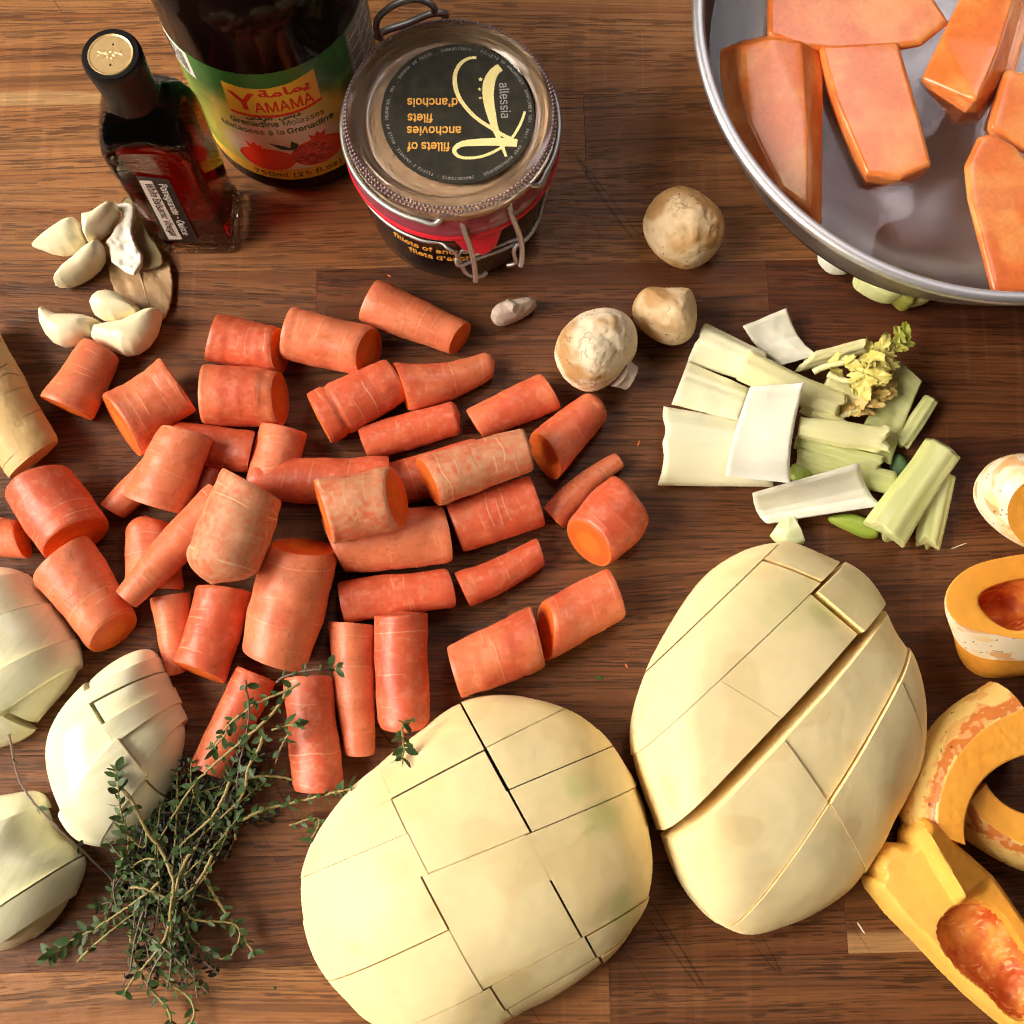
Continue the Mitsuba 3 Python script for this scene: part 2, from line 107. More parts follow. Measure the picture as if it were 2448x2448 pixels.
BAY = [[-0.1966, 0.25], [-0.1935, 0.2515], [-0.1878, 0.25], [-0.182, 0.2465], [-0.1765, 0.2475], [-0.1711, 0.2495], [-0.1675, 0.252], [-0.166, 0.2465], [-0.1644, 0.2396], [-0.1645, 0.2327], [-0.166, 0.2268], [-0.1675, 0.2219], [-0.1701, 0.2199], [-0.1776, 0.2219], [-0.1867, 0.2273], [-0.1928, 0.2346], [-0.1948, 0.2406], [-0.1963, 0.2455]]
BAY_RIB = [[-0.1819, 0.2465, 0.0052], [-0.1796, 0.2405, 0.0052], [-0.1773, 0.2336, 0.0052], [-0.1753, 0.2273, 0.0052], [-0.1741, 0.2234, 0.0052]]
BAY2 = [[-0.192, 0.281], [-0.1903, 0.2838], [-0.1886, 0.2849], [-0.1865, 0.2823], [-0.1817, 0.2732], [-0.1754, 0.2616], [-0.1693, 0.2527], [-0.169, 0.2492], [-0.173, 0.2467], [-0.1766, 0.2457], [-0.1799, 0.2467], [-0.1836, 0.2596], [-0.1838, 0.2696], [-0.1867, 0.2782]]
PLATES = [
    {'c': [[0.0919, 0.2171, 0.008], [0.1198, 0.1997, 0.012], [0.0838, 0.1993, 0.004], [0.1162, 0.1865, 0.006]], 'sag': 0.007, 'th': 0.003, 'col': 1, 'label': 'broad cream stalk piece at the upper left of the pile, arched upwards', 'ragged': 0.06},
    {'c': [[0.0835, 0.1984, 0.006], [0.1124, 0.1841, 0.007], [0.0749, 0.1766, 0.008], [0.1055, 0.1674, 0.012]], 'sag': 0.004, 'th': 0.003, 'col': 1, 'label': 'cream stalk piece half covered by the tray-shaped white one, above the broadest piece'},
    {'c': [[0.0712, 0.1751, 0.01], [0.1146, 0.1678, 0.008], [0.0682, 0.1386, 0.004], [0.122, 0.1378, 0.004]], 'sag': 0.006, 'th': 0.003, 'col': 1, 'label': 'broadest cream stalk piece at the lower left of the pile', 'ragged': 0.04},
    {'c': [[0.1084, 0.179, 0.027], [0.1316, 0.1786, 0.034], [0.0954, 0.137, 0.027], [0.1237, 0.1329, 0.031]], 'sag': -0.011, 'th': 0.003, 'col': 0, 'label': 'white tray-shaped stalk piece on top of the pile'},
    {'c': [[0.1097, 0.2151, 0.01], [0.1308, 0.2238, 0.011], [0.127, 0.1948, 0.013], [0.1438, 0.2003, 0.011]], 'sag': -0.006, 'th': 0.0025, 'col': 0, 'label': 'small white curved stalk piece at the top of the pile'},
    {'c': [[0.109, 0.1311, 0.019], [0.1567, 0.1439, 0.025], [0.1168, 0.1197, 0.009], [0.17, 0.1273, 0.011]], 'sag': -0.007, 'th': 0.003, 'col': 0, 'label': 'white trough-shaped stalk piece along the lower edge of the pile'},
    {'c': [[0.1433, 0.2012, 0.01], [0.1678, 0.2083, 0.008], [0.1338, 0.1933, 0.006], [0.1704, 0.2039, 0.006]], 'sag': 0.004, 'th': 0.003, 'col': 2, 'label': 'pale ribbed stalk piece behind the yellow leaves'},
    {'c': [[0.1817, 0.1962, 0.014], [0.1922, 0.1868, 0.012], [0.1582, 0.1554, 0.01], [0.176, 0.1473, 0.008]], 'sag': -0.004, 'th': 0.0025, 'col': 3, 'label': 'pale green hollow stalk piece at the right of the pile'},
    {'c': [[0.1325, 0.1554, 0.01], [0.1784, 0.1434, 0.008], [0.1314, 0.1444, 0.006], [0.1767, 0.1339, 0.004]], 'sag': 0.003, 'th': 0.003, 'col': 3, 'label': 'flat pale green stalk piece running under the trough-shaped one'},
]
TUBES = [
    {'p': [[0.1083, 0.1931, 0.017], [0.1195, 0.1868, 0.018], [0.133, 0.1808, 0.017], [0.1446, 0.1771, 0.015], [0.153, 0.1743, 0.014]], 'r': [0.0078, 0.0074, 0.0068, 0.0066, 0.0062], 'col': 2, 'label': 'cream ribbed stalk running from the broad piece towards the yellow leaves'},
    {'p': [[0.1323, 0.1634, 0.016], [0.1435, 0.1615, 0.016], [0.1534, 0.1602, 0.015], [0.1641, 0.1589, 0.014], [0.173, 0.1578, 0.014]], 'r': [0.0048, 0.0055, 0.0062, 0.0058, 0.0055], 'col': 2, 'label': 'short cream stalk with a frayed end, right of the tray-shaped piece', 'fray': 1},
    {'p': [[0.132, 0.1589, 0.01], [0.1443, 0.1547, 0.011], [0.1572, 0.1507, 0.01], [0.1708, 0.1471, 0.009]], 'r': [0.004, 0.0042, 0.0042, 0.0045], 'col': 3, 'label': 'thin yellow-green stalk just below the frayed one'},
    {'p': [[0.198, 0.18, 0.006], [0.1916, 0.1708, 0.006], [0.1823, 0.1581, 0.006]], 'r': [0.0035, 0.004, 0.004], 'col': 3, 'label': 'thin stalk pointing up right behind the hollow green piece'},
    {'p': [[0.1994, 0.1432, 0.006], [0.1961, 0.1292, 0.006], [0.1909, 0.1104, 0.006]], 'r': [0.0068, 0.0062, 0.0058], 'col': 3, 'label': 'slim ribbed stalk at the far right of the pile'},
    {'p': [[0.1358, 0.1753, 0.012], [0.145, 0.1701, 0.012], [0.1555, 0.1641, 0.011]], 'r': [0.004, 0.0042, 0.003], 'col': 2, 'label': 'thin cream stalk above the frayed one'},
    {'p': [[0.1469, 0.1862, 0.014], [0.1545, 0.1821, 0.013], [0.1628, 0.1777, 0.012]], 'r': [0.005, 0.0052, 0.004], 'col': 2, 'label': 'short cream stalk under the yellow leaves'},
    {'p': [[0.1218, 0.1184, 0.006], [0.1262, 0.1165, 0.006], [0.1323, 0.1177, 0.006]], 'r': [0.005, 0.0075, 0.007], 'col': 4, 'label': 'tiny pale green stub between the pile and the scored vegetable'},
    {'p': [[0.1155, 0.1836, 0.011], [0.1207, 0.182, 0.011], [0.126, 0.1812, 0.011]], 'r': [0.004, 0.005, 0.004], 'col': 2, 'label': 'short yellowish stalk end behind the tray-shaped piece'},
    {'p': [[0.1997, 0.1539, 0.011], [0.1917, 0.1431, 0.011], [0.1809, 0.1288, 0.011], [0.1702, 0.1139, 0.011]], 'r': [0.0088, 0.0086, 0.0094, 0.0104], 'col': 3, 'label': 'thick ribbed pale green stalk piece, rightmost but one in the pile'},
]
BEAN = [[0.1463, 0.1229], [0.1517, 0.1248], [0.1592, 0.1252], [0.1651, 0.1225], [0.1697, 0.1186], [0.1702, 0.1148], [0.1686, 0.1131], [0.1638, 0.1137], [0.1571, 0.116], [0.1506, 0.1194]]
GREENBITS = [[[0.1778, 0.15], [0.1819, 0.1543], [0.186, 0.1484], [0.1842, 0.1437], [0.1809, 0.1406], [0.178, 0.1429]], [[0.1303, 0.1473], [0.1334, 0.1481], [0.1383, 0.1419], [0.1352, 0.1396], [0.1299, 0.1392]]]
LEAVES = [
    {'p': [[0.1405, 0.1899, 0.016], [0.1495, 0.1924, 0.02], [0.1595, 0.1933, 0.022], [0.1709, 0.1972, 0.02], [0.184, 0.2051, 0.016]], 'w': [0.005, 0.01, 0.014, 0.011, 0.004], 'label': 'crumpled yellow leaf with a green tip at the top right of the pile'},
    {'p': [[0.1467, 0.1884, 0.018], [0.1535, 0.1845, 0.02], [0.1597, 0.1838, 0.022], [0.1663, 0.1897, 0.021], [0.1728, 0.1939, 0.018]], 'w': [0.004, 0.008, 0.011, 0.01, 0.005], 'label': 'curly pale yellow leaf in the middle of the leaf tuft'},
    {'p': [[0.1514, 0.1688, 0.01], [0.1587, 0.1721, 0.012], [0.1655, 0.1758, 0.013], [0.1701, 0.181, 0.014], [0.173, 0.1861, 0.013]], 'w': [0.003, 0.008, 0.011, 0.01, 0.005], 'label': 'wilted brownish yellow leaf at the bottom of the leaf tuft'},
]
UNDERBOWL = [
    {'o': [[0.1463, 0.2522], [0.1508, 0.2563], [0.1612, 0.249], [0.1633, 0.2419], [0.1582, 0.2401], [0.1516, 0.2419], [0.1464, 0.2463]], 'z': 0.018, 'col': 0},
    {'o': [[0.1623, 0.2392], [0.1722, 0.2383], [0.1819, 0.2329], [0.1848, 0.2276], [0.1781, 0.2258], [0.17, 0.2294], [0.1637, 0.2347]], 'z': 0.018, 'col': 1},
    {'o': [[0.1784, 0.2347], [0.1891, 0.232], [0.1912, 0.2266], [0.1884, 0.2226], [0.1821, 0.2266]], 'z': 0.016, 'col': 2},
    {'o': [[0.1891, 0.232], [0.2005, 0.2284], [0.1953, 0.2258], [0.1895, 0.2258]], 'z': 0.014, 'col': 1},
]
SWEETS = [
    {'p': [[0.1192, 0.3627, 0.065], [0.1178, 0.334, 0.065], [0.1331, 0.328, 0.065], [0.149, 0.3268, 0.065], [0.1731, 0.328, 0.065], [0.1844, 0.3304, 0.065], [0.1956, 0.3398, 0.065], [0.1914, 0.348, 0.065], [0.1836, 0.3627, 0.065], [0.1239, 0.3718, 0.05], [0.1225, 0.3422, 0.05], [0.1535, 0.3353, 0.05], [0.1891, 0.3395, 0.05], [0.199, 0.3501, 0.05], [0.189, 0.3718, 0.05]], 'label': 'sweet potato piece with one pointed end along the top edge of the bowl'},
    {'p': [[0.1042, 0.3233, 0.069], [0.116, 0.3262, 0.07], [0.1285, 0.325, 0.069], [0.1295, 0.2876, 0.068], [0.128, 0.2503, 0.066], [0.1183, 0.2579, 0.066], [0.1059, 0.2881, 0.067], [0.1023, 0.3073, 0.067], [0.0968, 0.3278, 0.06], [0.105, 0.3313, 0.06], [0.1181, 0.3346, 0.06], [0.1313, 0.3324, 0.06], [0.1395, 0.3269, 0.06], [0.1378, 0.301, 0.06], [0.1346, 0.2662, 0.06], [0.1343, 0.244, 0.06], [0.1151, 0.261, 0.06], [0.0998, 0.2922, 0.06], [0.0964, 0.317, 0.06], [0.1011, 0.3329, 0.048], [0.1208, 0.3408, 0.048], [0.1407, 0.3329, 0.048], [0.137, 0.2726, 0.048], [0.137, 0.2516, 0.048], [0.1194, 0.2673, 0.048], [0.1038, 0.2992, 0.048]], 'label': 'long peeled sweet potato piece along the left side of the bowl'},
    {'p': [[0.1407, 0.3246, 0.066], [0.1723, 0.3266, 0.066], [0.1778, 0.2974, 0.066], [0.1823, 0.2689, 0.066], [0.17, 0.263, 0.066], [0.1568, 0.2651, 0.066], [0.1449, 0.3009, 0.066], [0.144, 0.3309, 0.054], [0.1448, 0.3163, 0.054], [0.154, 0.2807, 0.054], [0.161, 0.265, 0.054], [0.1794, 0.2676, 0.054], [0.1858, 0.2737, 0.054], [0.1759, 0.3327, 0.054]], 'label': 'flat-cut sweet potato slab in the middle of the bowl pointing down'},
    {'p': [[0.2114, 0.3615, 0.064], [0.1952, 0.3293, 0.066], [0.1873, 0.3131, 0.062], [0.2056, 0.3, 0.068], [0.2153, 0.3213, 0.07], [0.229, 0.3586, 0.068], [0.1925, 0.3188, 0.05], [0.2032, 0.2988, 0.05], [0.2122, 0.2999, 0.05], [0.2296, 0.3225, 0.05], [0.237, 0.3455, 0.05], [0.239, 0.3718, 0.05]], 'label': 'wedge-shaped sweet potato piece at the top right with its cut end towards the middle'},
    {'p': [[0.2234, 0.3141, 0.064], [0.2305, 0.3123, 0.064], [0.2432, 0.3057, 0.064], [0.24, 0.2726, 0.064], [0.2274, 0.2786, 0.064], [0.2148, 0.2882, 0.064], [0.2291, 0.3216, 0.05], [0.217, 0.2941, 0.05], [0.2178, 0.2896, 0.05], [0.2335, 0.2829, 0.05], [0.2465, 0.2777, 0.05]], 'label': 'pale sweet potato piece cut off by the right edge of the picture'},
    {'p': [[0.207, 0.2789, 0.068], [0.211, 0.28, 0.068], [0.2191, 0.2747, 0.068], [0.2266, 0.2636, 0.068], [0.2279, 0.2368, 0.068], [0.2245, 0.2001, 0.068], [0.2071, 0.2001, 0.068], [0.2038, 0.2327, 0.068], [0.2008, 0.251, 0.068], [0.2005, 0.2662, 0.068], [0.2065, 0.2723, 0.055], [0.2068, 0.2567, 0.055], [0.2098, 0.2363, 0.055], [0.2134, 0.2054, 0.055], [0.2296, 0.2054, 0.055], [0.2356, 0.2688, 0.055]], 'label': 'large flat-cut sweet potato slab at the lower right of the bowl'},
]
Q_END = {
    'o': [[0.2105, 0.1329], [0.2114, 0.1379], [0.2147, 0.1428], [0.2199, 0.1468], [0.2253, 0.1481], [0.2342, 0.1488], [0.2469, 0.1468], [0.2505, 0.1339], [0.2462, 0.1143], [0.2358, 0.105], [0.228, 0.1084], [0.2227, 0.1128], [0.2173, 0.1167], [0.2152, 0.1196], [0.2135, 0.1221], [0.2104, 0.126]],
}
Q_CUP_OUT = [[0.1814, 0.0779], [0.1833, 0.0829], [0.1882, 0.0883], [0.1975, 0.0933], [0.2076, 0.0958], [0.2172, 0.0965], [0.2312, 0.0942], [0.2377, 0.0829], [0.2354, 0.0695], [0.2259, 0.0628], [0.2082, 0.0628], [0.1994, 0.0632], [0.1908, 0.0659], [0.1837, 0.0708], [0.1817, 0.0739]]
Q_CUP_BASE = [[0.2012, 0.0633], [0.202, 0.0572], [0.2063, 0.0511], [0.213, 0.0487], [0.2182, 0.0481], [0.2312, 0.0496], [0.2454, 0.0516], [0.2637, 0.0607], [0.2661, 0.0835], [0.2456, 0.0987], [0.2207, 0.0978], [0.2065, 0.0853], [0.202, 0.0738]]
Q_CUP_IN = [[0.1951, 0.0779], [0.1964, 0.0802], [0.2007, 0.0829], [0.2067, 0.0851], [0.2162, 0.0865], [0.2258, 0.0842], [0.2281, 0.0762], [0.2222, 0.0699], [0.2097, 0.0646], [0.2051, 0.0672], [0.2008, 0.069], [0.1976, 0.073]]
Q_RING = {
    'out': [[0.2163, 0.034, 0.036], [0.2088, 0.0304, 0.036], [0.2003, 0.026, 0.036], [0.1917, 0.0192, 0.036], [0.1846, 0.0105, 0.036], [0.1799, 0.0019, 0.036], [0.1772, -0.0067, 0.036], [0.1762, -0.0144, 0.036], [0.1782, -0.019, 0.036]],
    'inn': [[0.2237, 0.0168, 0.036], [0.2145, 0.0141, 0.036], [0.2071, 0.0113, 0.036], [0.2004, 0.0074, 0.036], [0.1951, 0.0019, 0.036], [0.191, -0.0036, 0.036], [0.1885, -0.0106, 0.036], [0.1872, -0.0167, 0.036], [0.1875, -0.0221, 0.036]],
}
Q_RING2 = {
    'out': [[0.1946, -0.0044, 0.026], [0.1962, -0.0092, 0.026], [0.2023, -0.0147, 0.026], [0.2076, -0.0186, 0.026], [0.2152, -0.0225, 0.026], [0.224, -0.0249, 0.026], [0.232, -0.0257, 0.026]],
    'inn': [[0.2017, 0.0027, 0.026], [0.205, -0.0021, 0.026], [0.2087, -0.006, 0.026], [0.2134, -0.0084, 0.026], [0.2164, -0.0096, 0.026], [0.2221, -0.0108, 0.026], [0.2294, -0.0108, 0.026]],
}
Q_LONG = [[0.1677, -0.0174], [0.167, -0.0222], [0.1608, -0.0218], [0.1539, -0.0262], [0.1511, -0.0318], [0.1529, -0.0349], [0.15, -0.0361], [0.1513, -0.0412], [0.1596, -0.0522], [0.1717, -0.0646], [0.1814, -0.0753], [0.1911, -0.0852], [0.2016, -0.0942], [0.2106, -0.101], [0.2214, -0.1047], [0.2306, -0.0927], [0.2261, -0.073], [0.2169, -0.0569], [0.2106, -0.0475], [0.2063, -0.0405], [0.2019, -0.0342], [0.1942, -0.027], [0.188, -0.0222], [0.1819, -0.0158], [0.1748, -0.011], [0.1715, -0.0104]]
Q_LONG_RIDGE = [[0.1672, -0.0115, 0.03], [0.1707, -0.0193, 0.03], [0.1748, -0.0285, 0.03], [0.1789, -0.037, 0.03], [0.1843, -0.0442, 0.03]]
Q_LONG_CAV = [[0.1743, -0.0571], [0.1767, -0.0526], [0.1835, -0.0465], [0.1901, -0.0449], [0.1979, -0.0472], [0.2052, -0.0548], [0.2099, -0.0647], [0.2152, -0.0833], [0.2098, -0.0907], [0.2005, -0.0892], [0.1935, -0.0804], [0.1845, -0.0744], [0.1781, -0.0654]]
THYME = [
    {'p': [[-0.2219, 0.028, 0.016], [-0.217, 0.0206, 0.02], [-0.2045, 0.0012, 0.034], [-0.194, -0.0096, 0.036], [-0.1844, -0.0188, 0.034], [-0.1784, -0.0271, 0.024], [-0.171, -0.0379, 0.012]], 't': 0.00075, 'leaf': 0.18, 'label': 'long bare thyme sprig arching over the onion halves at the left', 'grey': 2},
    {'p': [[-0.1101, 0.0439, 0.05], [-0.1104, 0.0393, 0.044], [-0.1111, 0.0347, 0.036], [-0.1127, 0.0254, 0.03], [-0.1153, 0.0152, 0.026], [-0.1181, 0.0005, 0.02]], 't': 0.0006, 'leaf': 0.5, 'label': 'thin upright thyme sprig standing at the top of the thyme heap', 'grey': 1},
    {'p': [[-0.095, 0.0428, 0.036], [-0.1002, 0.0333, 0.034], [-0.1137, 0.0209, 0.031], [-0.1235, 0.0129, 0.029], [-0.1328, 0.0048, 0.026], [-0.1428, -0.0084, 0.022], [-0.1507, -0.0209, 0.018]], 't': 0.0009, 'leaf': 0.7, 'label': 'thickest thyme sprig running up right across the carrots', 'grey': 0},
    {'p': [[-0.0898, 0.0443, 0.036], [-0.1001, 0.0391, 0.036], [-0.1093, 0.0352, 0.034], [-0.12, 0.0253, 0.031], [-0.1284, 0.0159, 0.028]], 't': 0.0008, 'leaf': 0.8, 'label': 'thyme sprig with its leafy tip on the carrot right of the thyme heap', 'grey': 0},
    {'p': [[-0.1011, 0.045, 0.03], [-0.0966, 0.0472, 0.034], [-0.086, 0.0496, 0.036], [-0.0783, 0.0506, 0.036], [-0.072, 0.051, 0.035]], 't': 0.0006, 'leaf': 0.8, 'label': 'grey thyme sprig pointing right below the thickest carrot', 'grey': 1},
    {'p': [[-0.1067, 0.0261, 0.03], [-0.1102, 0.0129, 0.028], [-0.1127, 0.0078, 0.026], [-0.1135, 0.0012, 0.024], [-0.1186, -0.0062, 0.02], [-0.1267, -0.0136, 0.016]], 't': 0.0009, 'leaf': 0.7, 'label': 'thyme sprig rising from the middle of the heap towards the buried carrot', 'grey': 0},
    {'p': [[-0.12, 0.0034, 0.026], [-0.1235, -0.0054, 0.025], [-0.1281, -0.012, 0.023], [-0.1353, -0.0179, 0.02], [-0.1424, -0.0246, 0.017]], 't': 0.0009, 'leaf': 0.4, 'label': 'thyme sprig slanting through the upper middle of the heap', 'grey': 0},
    {'p': [[-0.119, 0.0034, 0.02], [-0.1066, 0.0057, 0.018], [-0.0962, 0.0046, 0.016], [-0.0854, 0.0012, 0.016], [-0.0797, -0.0003, 0.018], [-0.0711, -0.0014, 0.02]], 't': 0.0008, 'leaf': 0.9, 'label': 'upper of the two thyme sprigs reaching right to the scored vegetable', 'grey': 0},
    {'p': [[-0.1161, -0.0129, 0.016], [-0.1043, -0.0077, 0.015], [-0.0922, -0.0048, 0.015], [-0.0794, -0.0018, 0.02], [-0.0681, 0.0005, 0.026]], 't': 0.0009, 'leaf': 0.9, 'label': 'lower of the two thyme sprigs reaching right to the scored vegetable', 'grey': 0},
    {'p': [[-0.0411, 0.0287, 0.03], [-0.0462, 0.0258, 0.036], [-0.0449, 0.0169, 0.04], [-0.0465, 0.0115, 0.042]], 't': 0.0008, 'leaf': 1.3, 'label': 'small loose thyme tip lying on the scored vegetable', 'grey': 0},
    {'p': [[-0.1624, 0.0004, 0.036], [-0.1558, -0.0089, 0.034], [-0.152, -0.0176, 0.03], [-0.1477, -0.0234, 0.028], [-0.1427, -0.0326, 0.028], [-0.1409, -0.0375, 0.028], [-0.1417, -0.0461, 0.026], [-0.1436, -0.0571, 0.022], [-0.1493, -0.0666, 0.018], [-0.1628, -0.0828, 0.01]], 't': 0.001, 'leaf': 0.35, 'label': 'long pale-stemmed thyme sprig crossing the whole heap from onion to board', 'grey': 0},
    {'p': [[-0.1416, -0.0412, 0.026], [-0.1425, -0.05, 0.022], [-0.1431, -0.061, 0.018], [-0.1443, -0.0716, 0.012]], 't': 0.0009, 'leaf': 0.3, 'label': 'straight pale thyme stem pointing down in the lower half of the heap', 'grey': 0},
    {'p': [[-0.1263, -0.0271, 0.024], [-0.1296, -0.0343, 0.024], [-0.1358, -0.0421, 0.024], [-0.1412, -0.0456, 0.024]], 't': 0.0009, 'leaf': 0.5, 'label': "thyme sprig curving down right of the heap's centre crossing", 'grey': 0},
    {'p': [[-0.1329, -0.0235, 0.025], [-0.1371, -0.0292, 0.025], [-0.1396, -0.0363, 0.025], [-0.1412, -0.0462, 0.025]], 't': 0.001, 'leaf': 0.4, 'label': 'thyme sprig leading to the centre crossing of the heap from above', 'grey': 0},
    {'p': [[-0.1312, -0.0356, 0.014], [-0.1259, -0.0459, 0.012], [-0.1183, -0.0562, 0.01], [-0.113, -0.0643, 0.008], [-0.1106, -0.0672, 0.008]], 't': 0.0009, 'leaf': 0.9, 'label': 'thyme sprig ending in leaves at the lower right of the heap', 'grey': 0},
    {'p': [[-0.1385, -0.0483, 0.018], [-0.1272, -0.0544, 0.014], [-0.1165, -0.0575, 0.011], [-0.1164, -0.0634, 0.01], [-0.1243, -0.0698, 0.01]], 't': 0.0007, 'leaf': 0.8, 'label': 'hooked thyme sprig with an upturned end at the lower right of the heap', 'grey': 0},
    {'p': [[-0.1608, -0.0403, 0.02], [-0.1535, -0.0408, 0.022], [-0.1482, -0.0429, 0.022], [-0.1406, -0.0458, 0.022]], 't': 0.0008, 'leaf': 0.6, 'label': 'short level thyme sprig at the left centre of the heap', 'grey': 0},
    {'p': [[-0.1485, -0.038, 0.022], [-0.1599, -0.0468, 0.019], [-0.1722, -0.0544, 0.014], [-0.1774, -0.0575, 0.011]], 't': 0.0008, 'leaf': 0.4, 'label': 'pale thyme stem running down left out of the heap', 'grey': 0},
    {'p': [[-0.1713, -0.0545, 0.012], [-0.1821, -0.0598, 0.01], [-0.1922, -0.065, 0.008], [-0.1974, -0.0696, 0.006]], 't': 0.0007, 'leaf': 1.2, 'label': 'leafy thyme sprig pointing left below the onion halves', 'grey': 0},
    {'p': [[-0.1611, -0.0578, 0.015], [-0.1601, -0.0689, 0.011], [-0.1572, -0.0763, 0.009], [-0.1518, -0.0835, 0.008], [-0.1453, -0.0905, 0.008], [-0.1438, -0.0982, 0.008]], 't': 0.001, 'leaf': 1.0, 'label': 'left one of the two thyme sprigs that run off the bottom of the picture', 'grey': 0},
    {'p': [[-0.154, -0.0598, 0.016], [-0.1508, -0.0695, 0.012], [-0.145, -0.0798, 0.009], [-0.1375, -0.0849, 0.008], [-0.1346, -0.0891, 0.008], [-0.1382, -0.0982, 0.008]], 't': 0.001, 'leaf': 0.9, 'label': 'right one of the two thyme sprigs that run off the bottom of the picture', 'grey': 0},
    {'p': [[-0.1674, -0.0316, 0.02], [-0.1611, -0.0206, 0.026], [-0.1614, -0.0124, 0.034], [-0.1624, -0.0067, 0.037], [-0.164, 0.0047, 0.038], [-0.1651, 0.0098, 0.038]], 't': 0.0007, 'leaf': 1.5, 'label': 'leafy thyme tip standing against the front of the middle onion half', 'grey': 0},
    {'p': [[-0.1377, -0.0544, 0.014], [-0.135, -0.0625, 0.011], [-0.1316, -0.0656, 0.009], [-0.1279, -0.0686, 0.008]], 't': 0.0007, 'leaf': 1.1, 'label': 'short leafy thyme sprig at the lower right, above the hooked one', 'grey': 0},
    {'p': [[-0.1744, -0.0519, 0.01], [-0.1701, -0.0451, 0.013], [-0.1681, -0.0398, 0.016], [-0.1648, -0.0354, 0.018]], 't': 0.0006, 'leaf': 0.8, 'label': 'grey thyme sprig at the left edge of the heap above the leafy left-pointing one', 'grey': 1},
    {'p': [[-0.1021, 0.0247, 0.03], [-0.0943, 0.0268, 0.032], [-0.0895, 0.027, 0.034]], 't': 0.0006, 'leaf': 1.4, 'label': 'tiny leafy thyme tip between the two carrots under the thyme', 'grey': 0},
    {'p': [[-0.0945, 0.0239, 0.03], [-0.0988, 0.0174, 0.026], [-0.1019, 0.0109, 0.02]], 't': 0.0006, 'leaf': 0.5, 'label': 'short bare thyme twig beside the lower right carrot under the thyme', 'grey': 0},
    {'p': [[-0.0972, -0.015, 0.006], [-0.091, -0.0131, 0.007], [-0.0854, -0.0119, 0.008], [-0.0874, -0.0205, 0.008]], 't': 0.0006, 'leaf': 1.0, 'label': 'small thyme tip on the board between the heap and the scored vegetable', 'grey': 0},
    {'p': [[-0.1151, 0.0311, 0.034], [-0.1238, 0.0232, 0.03], [-0.1277, 0.0173, 0.028]], 't': 0.0007, 'leaf': 0.7, 'label': 'thyme sprig on the buried carrot, left of the thickest sprig', 'grey': 0},
    {'p': [[-0.1527, -0.0176, 0.03], [-0.1551, -0.0234, 0.028], [-0.1576, -0.0211, 0.03], [-0.1617, -0.0175, 0.032]], 't': 0.0006, 'leaf': 0.9, 'label': 'leafy thyme sprig beside the upright tip at the onion half', 'grey': 0},
    {'p': [[-0.1506, -0.0287, 0.022], [-0.1578, -0.0295, 0.02], [-0.1619, -0.0339, 0.018]], 't': 0.0006, 'leaf': 0.7, 'label': 'short thyme sprig at the left of the heap under the upright tip', 'grey': 0},
]
TH_CORE = [[-0.1602, -0.0085, 0.014], [-0.1466, -0.007, 0.014], [-0.1319, 0.005, 0.014], [-0.1209, 0.014, 0.014], [-0.1119, 0.0035, 0.014], [-0.1196, -0.0114, 0.014], [-0.1267, -0.0218, 0.014], [-0.1322, -0.0327, 0.014], [-0.1349, -0.0508, 0.014], [-0.1279, -0.0685, 0.014], [-0.141, -0.0735, 0.014], [-0.1562, -0.0693, 0.014], [-0.1674, -0.0579, 0.014], [-0.17, -0.0421, 0.014], [-0.1667, -0.0254, 0.014]]
TAB_L = [[-0.0324, 0.2424, 0.062], [-0.0305, 0.24, 0.0612], [-0.0275, 0.238, 0.0595], [-0.0245, 0.2365, 0.056], [-0.0223, 0.236, 0.0515], [-0.02, 0.2359, 0.0475], [-0.0177, 0.236, 0.045]]
TAB_R = [[-0.0001, 0.2486, 0.062], [-0.002, 0.2449, 0.0612], [-0.004, 0.2426, 0.0595], [-0.0053, 0.2402, 0.056], [-0.0068, 0.2381, 0.0515], [-0.0093, 0.2368, 0.0475], [-0.0128, 0.236, 0.045]]
BAIL = [[-0.0278, 0.2401, 0.0765], [-0.0251, 0.2399, 0.076], [-0.0226, 0.2389, 0.0735], [-0.0207, 0.2365, 0.068], [-0.019, 0.2337, 0.062], [-0.0175, 0.2308, 0.055], [-0.0165, 0.225, 0.04]]
BAIL2 = [[0.0065, 0.254, 0.0765], [0.0018, 0.2505, 0.0765], [-0.0005, 0.2477, 0.076], [-0.001, 0.2459, 0.0735], [0.0007, 0.242, 0.067], [0.0026, 0.2398, 0.061], [0.0038, 0.2381, 0.056], [0.0039, 0.2315, 0.042]]
LOWWIRE = [[-0.0285, 0.2355, 0.052], [-0.0262, 0.2347, 0.051], [-0.0244, 0.2333, 0.046], [-0.0227, 0.2319, 0.041], [-0.0209, 0.2307, 0.036], [-0.0185, 0.2302, 0.034], [-0.0118, 0.2327, 0.032]]
LOWWIRE2 = [[0.0049, 0.2427, 0.044], [0.0019, 0.2406, 0.044], [0.0009, 0.2382, 0.04], [0.0019, 0.2368, 0.036], [-0.0021, 0.2362, 0.032]]
BAR1 = [[-0.0186, 0.236, 0.047], [-0.0249, 0.2328, 0.046], [-0.0247, 0.2313, 0.044], [-0.0187, 0.2338, 0.042], [-0.0079, 0.2383, 0.042], [0.0029, 0.2432, 0.043]]
BAR2 = [[-0.0182, 0.2353, 0.044], [-0.0079, 0.2391, 0.046], [0.0024, 0.2426, 0.047]]
HINGE = [[-0.0588, 0.3283, 0.07], [-0.0598, 0.3286, 0.074], [-0.059, 0.3299, 0.082], [-0.0567, 0.3307, 0.085], [-0.0381, 0.3368, 0.085], [-0.0359, 0.3362, 0.084], [-0.0345, 0.3366, 0.078]]
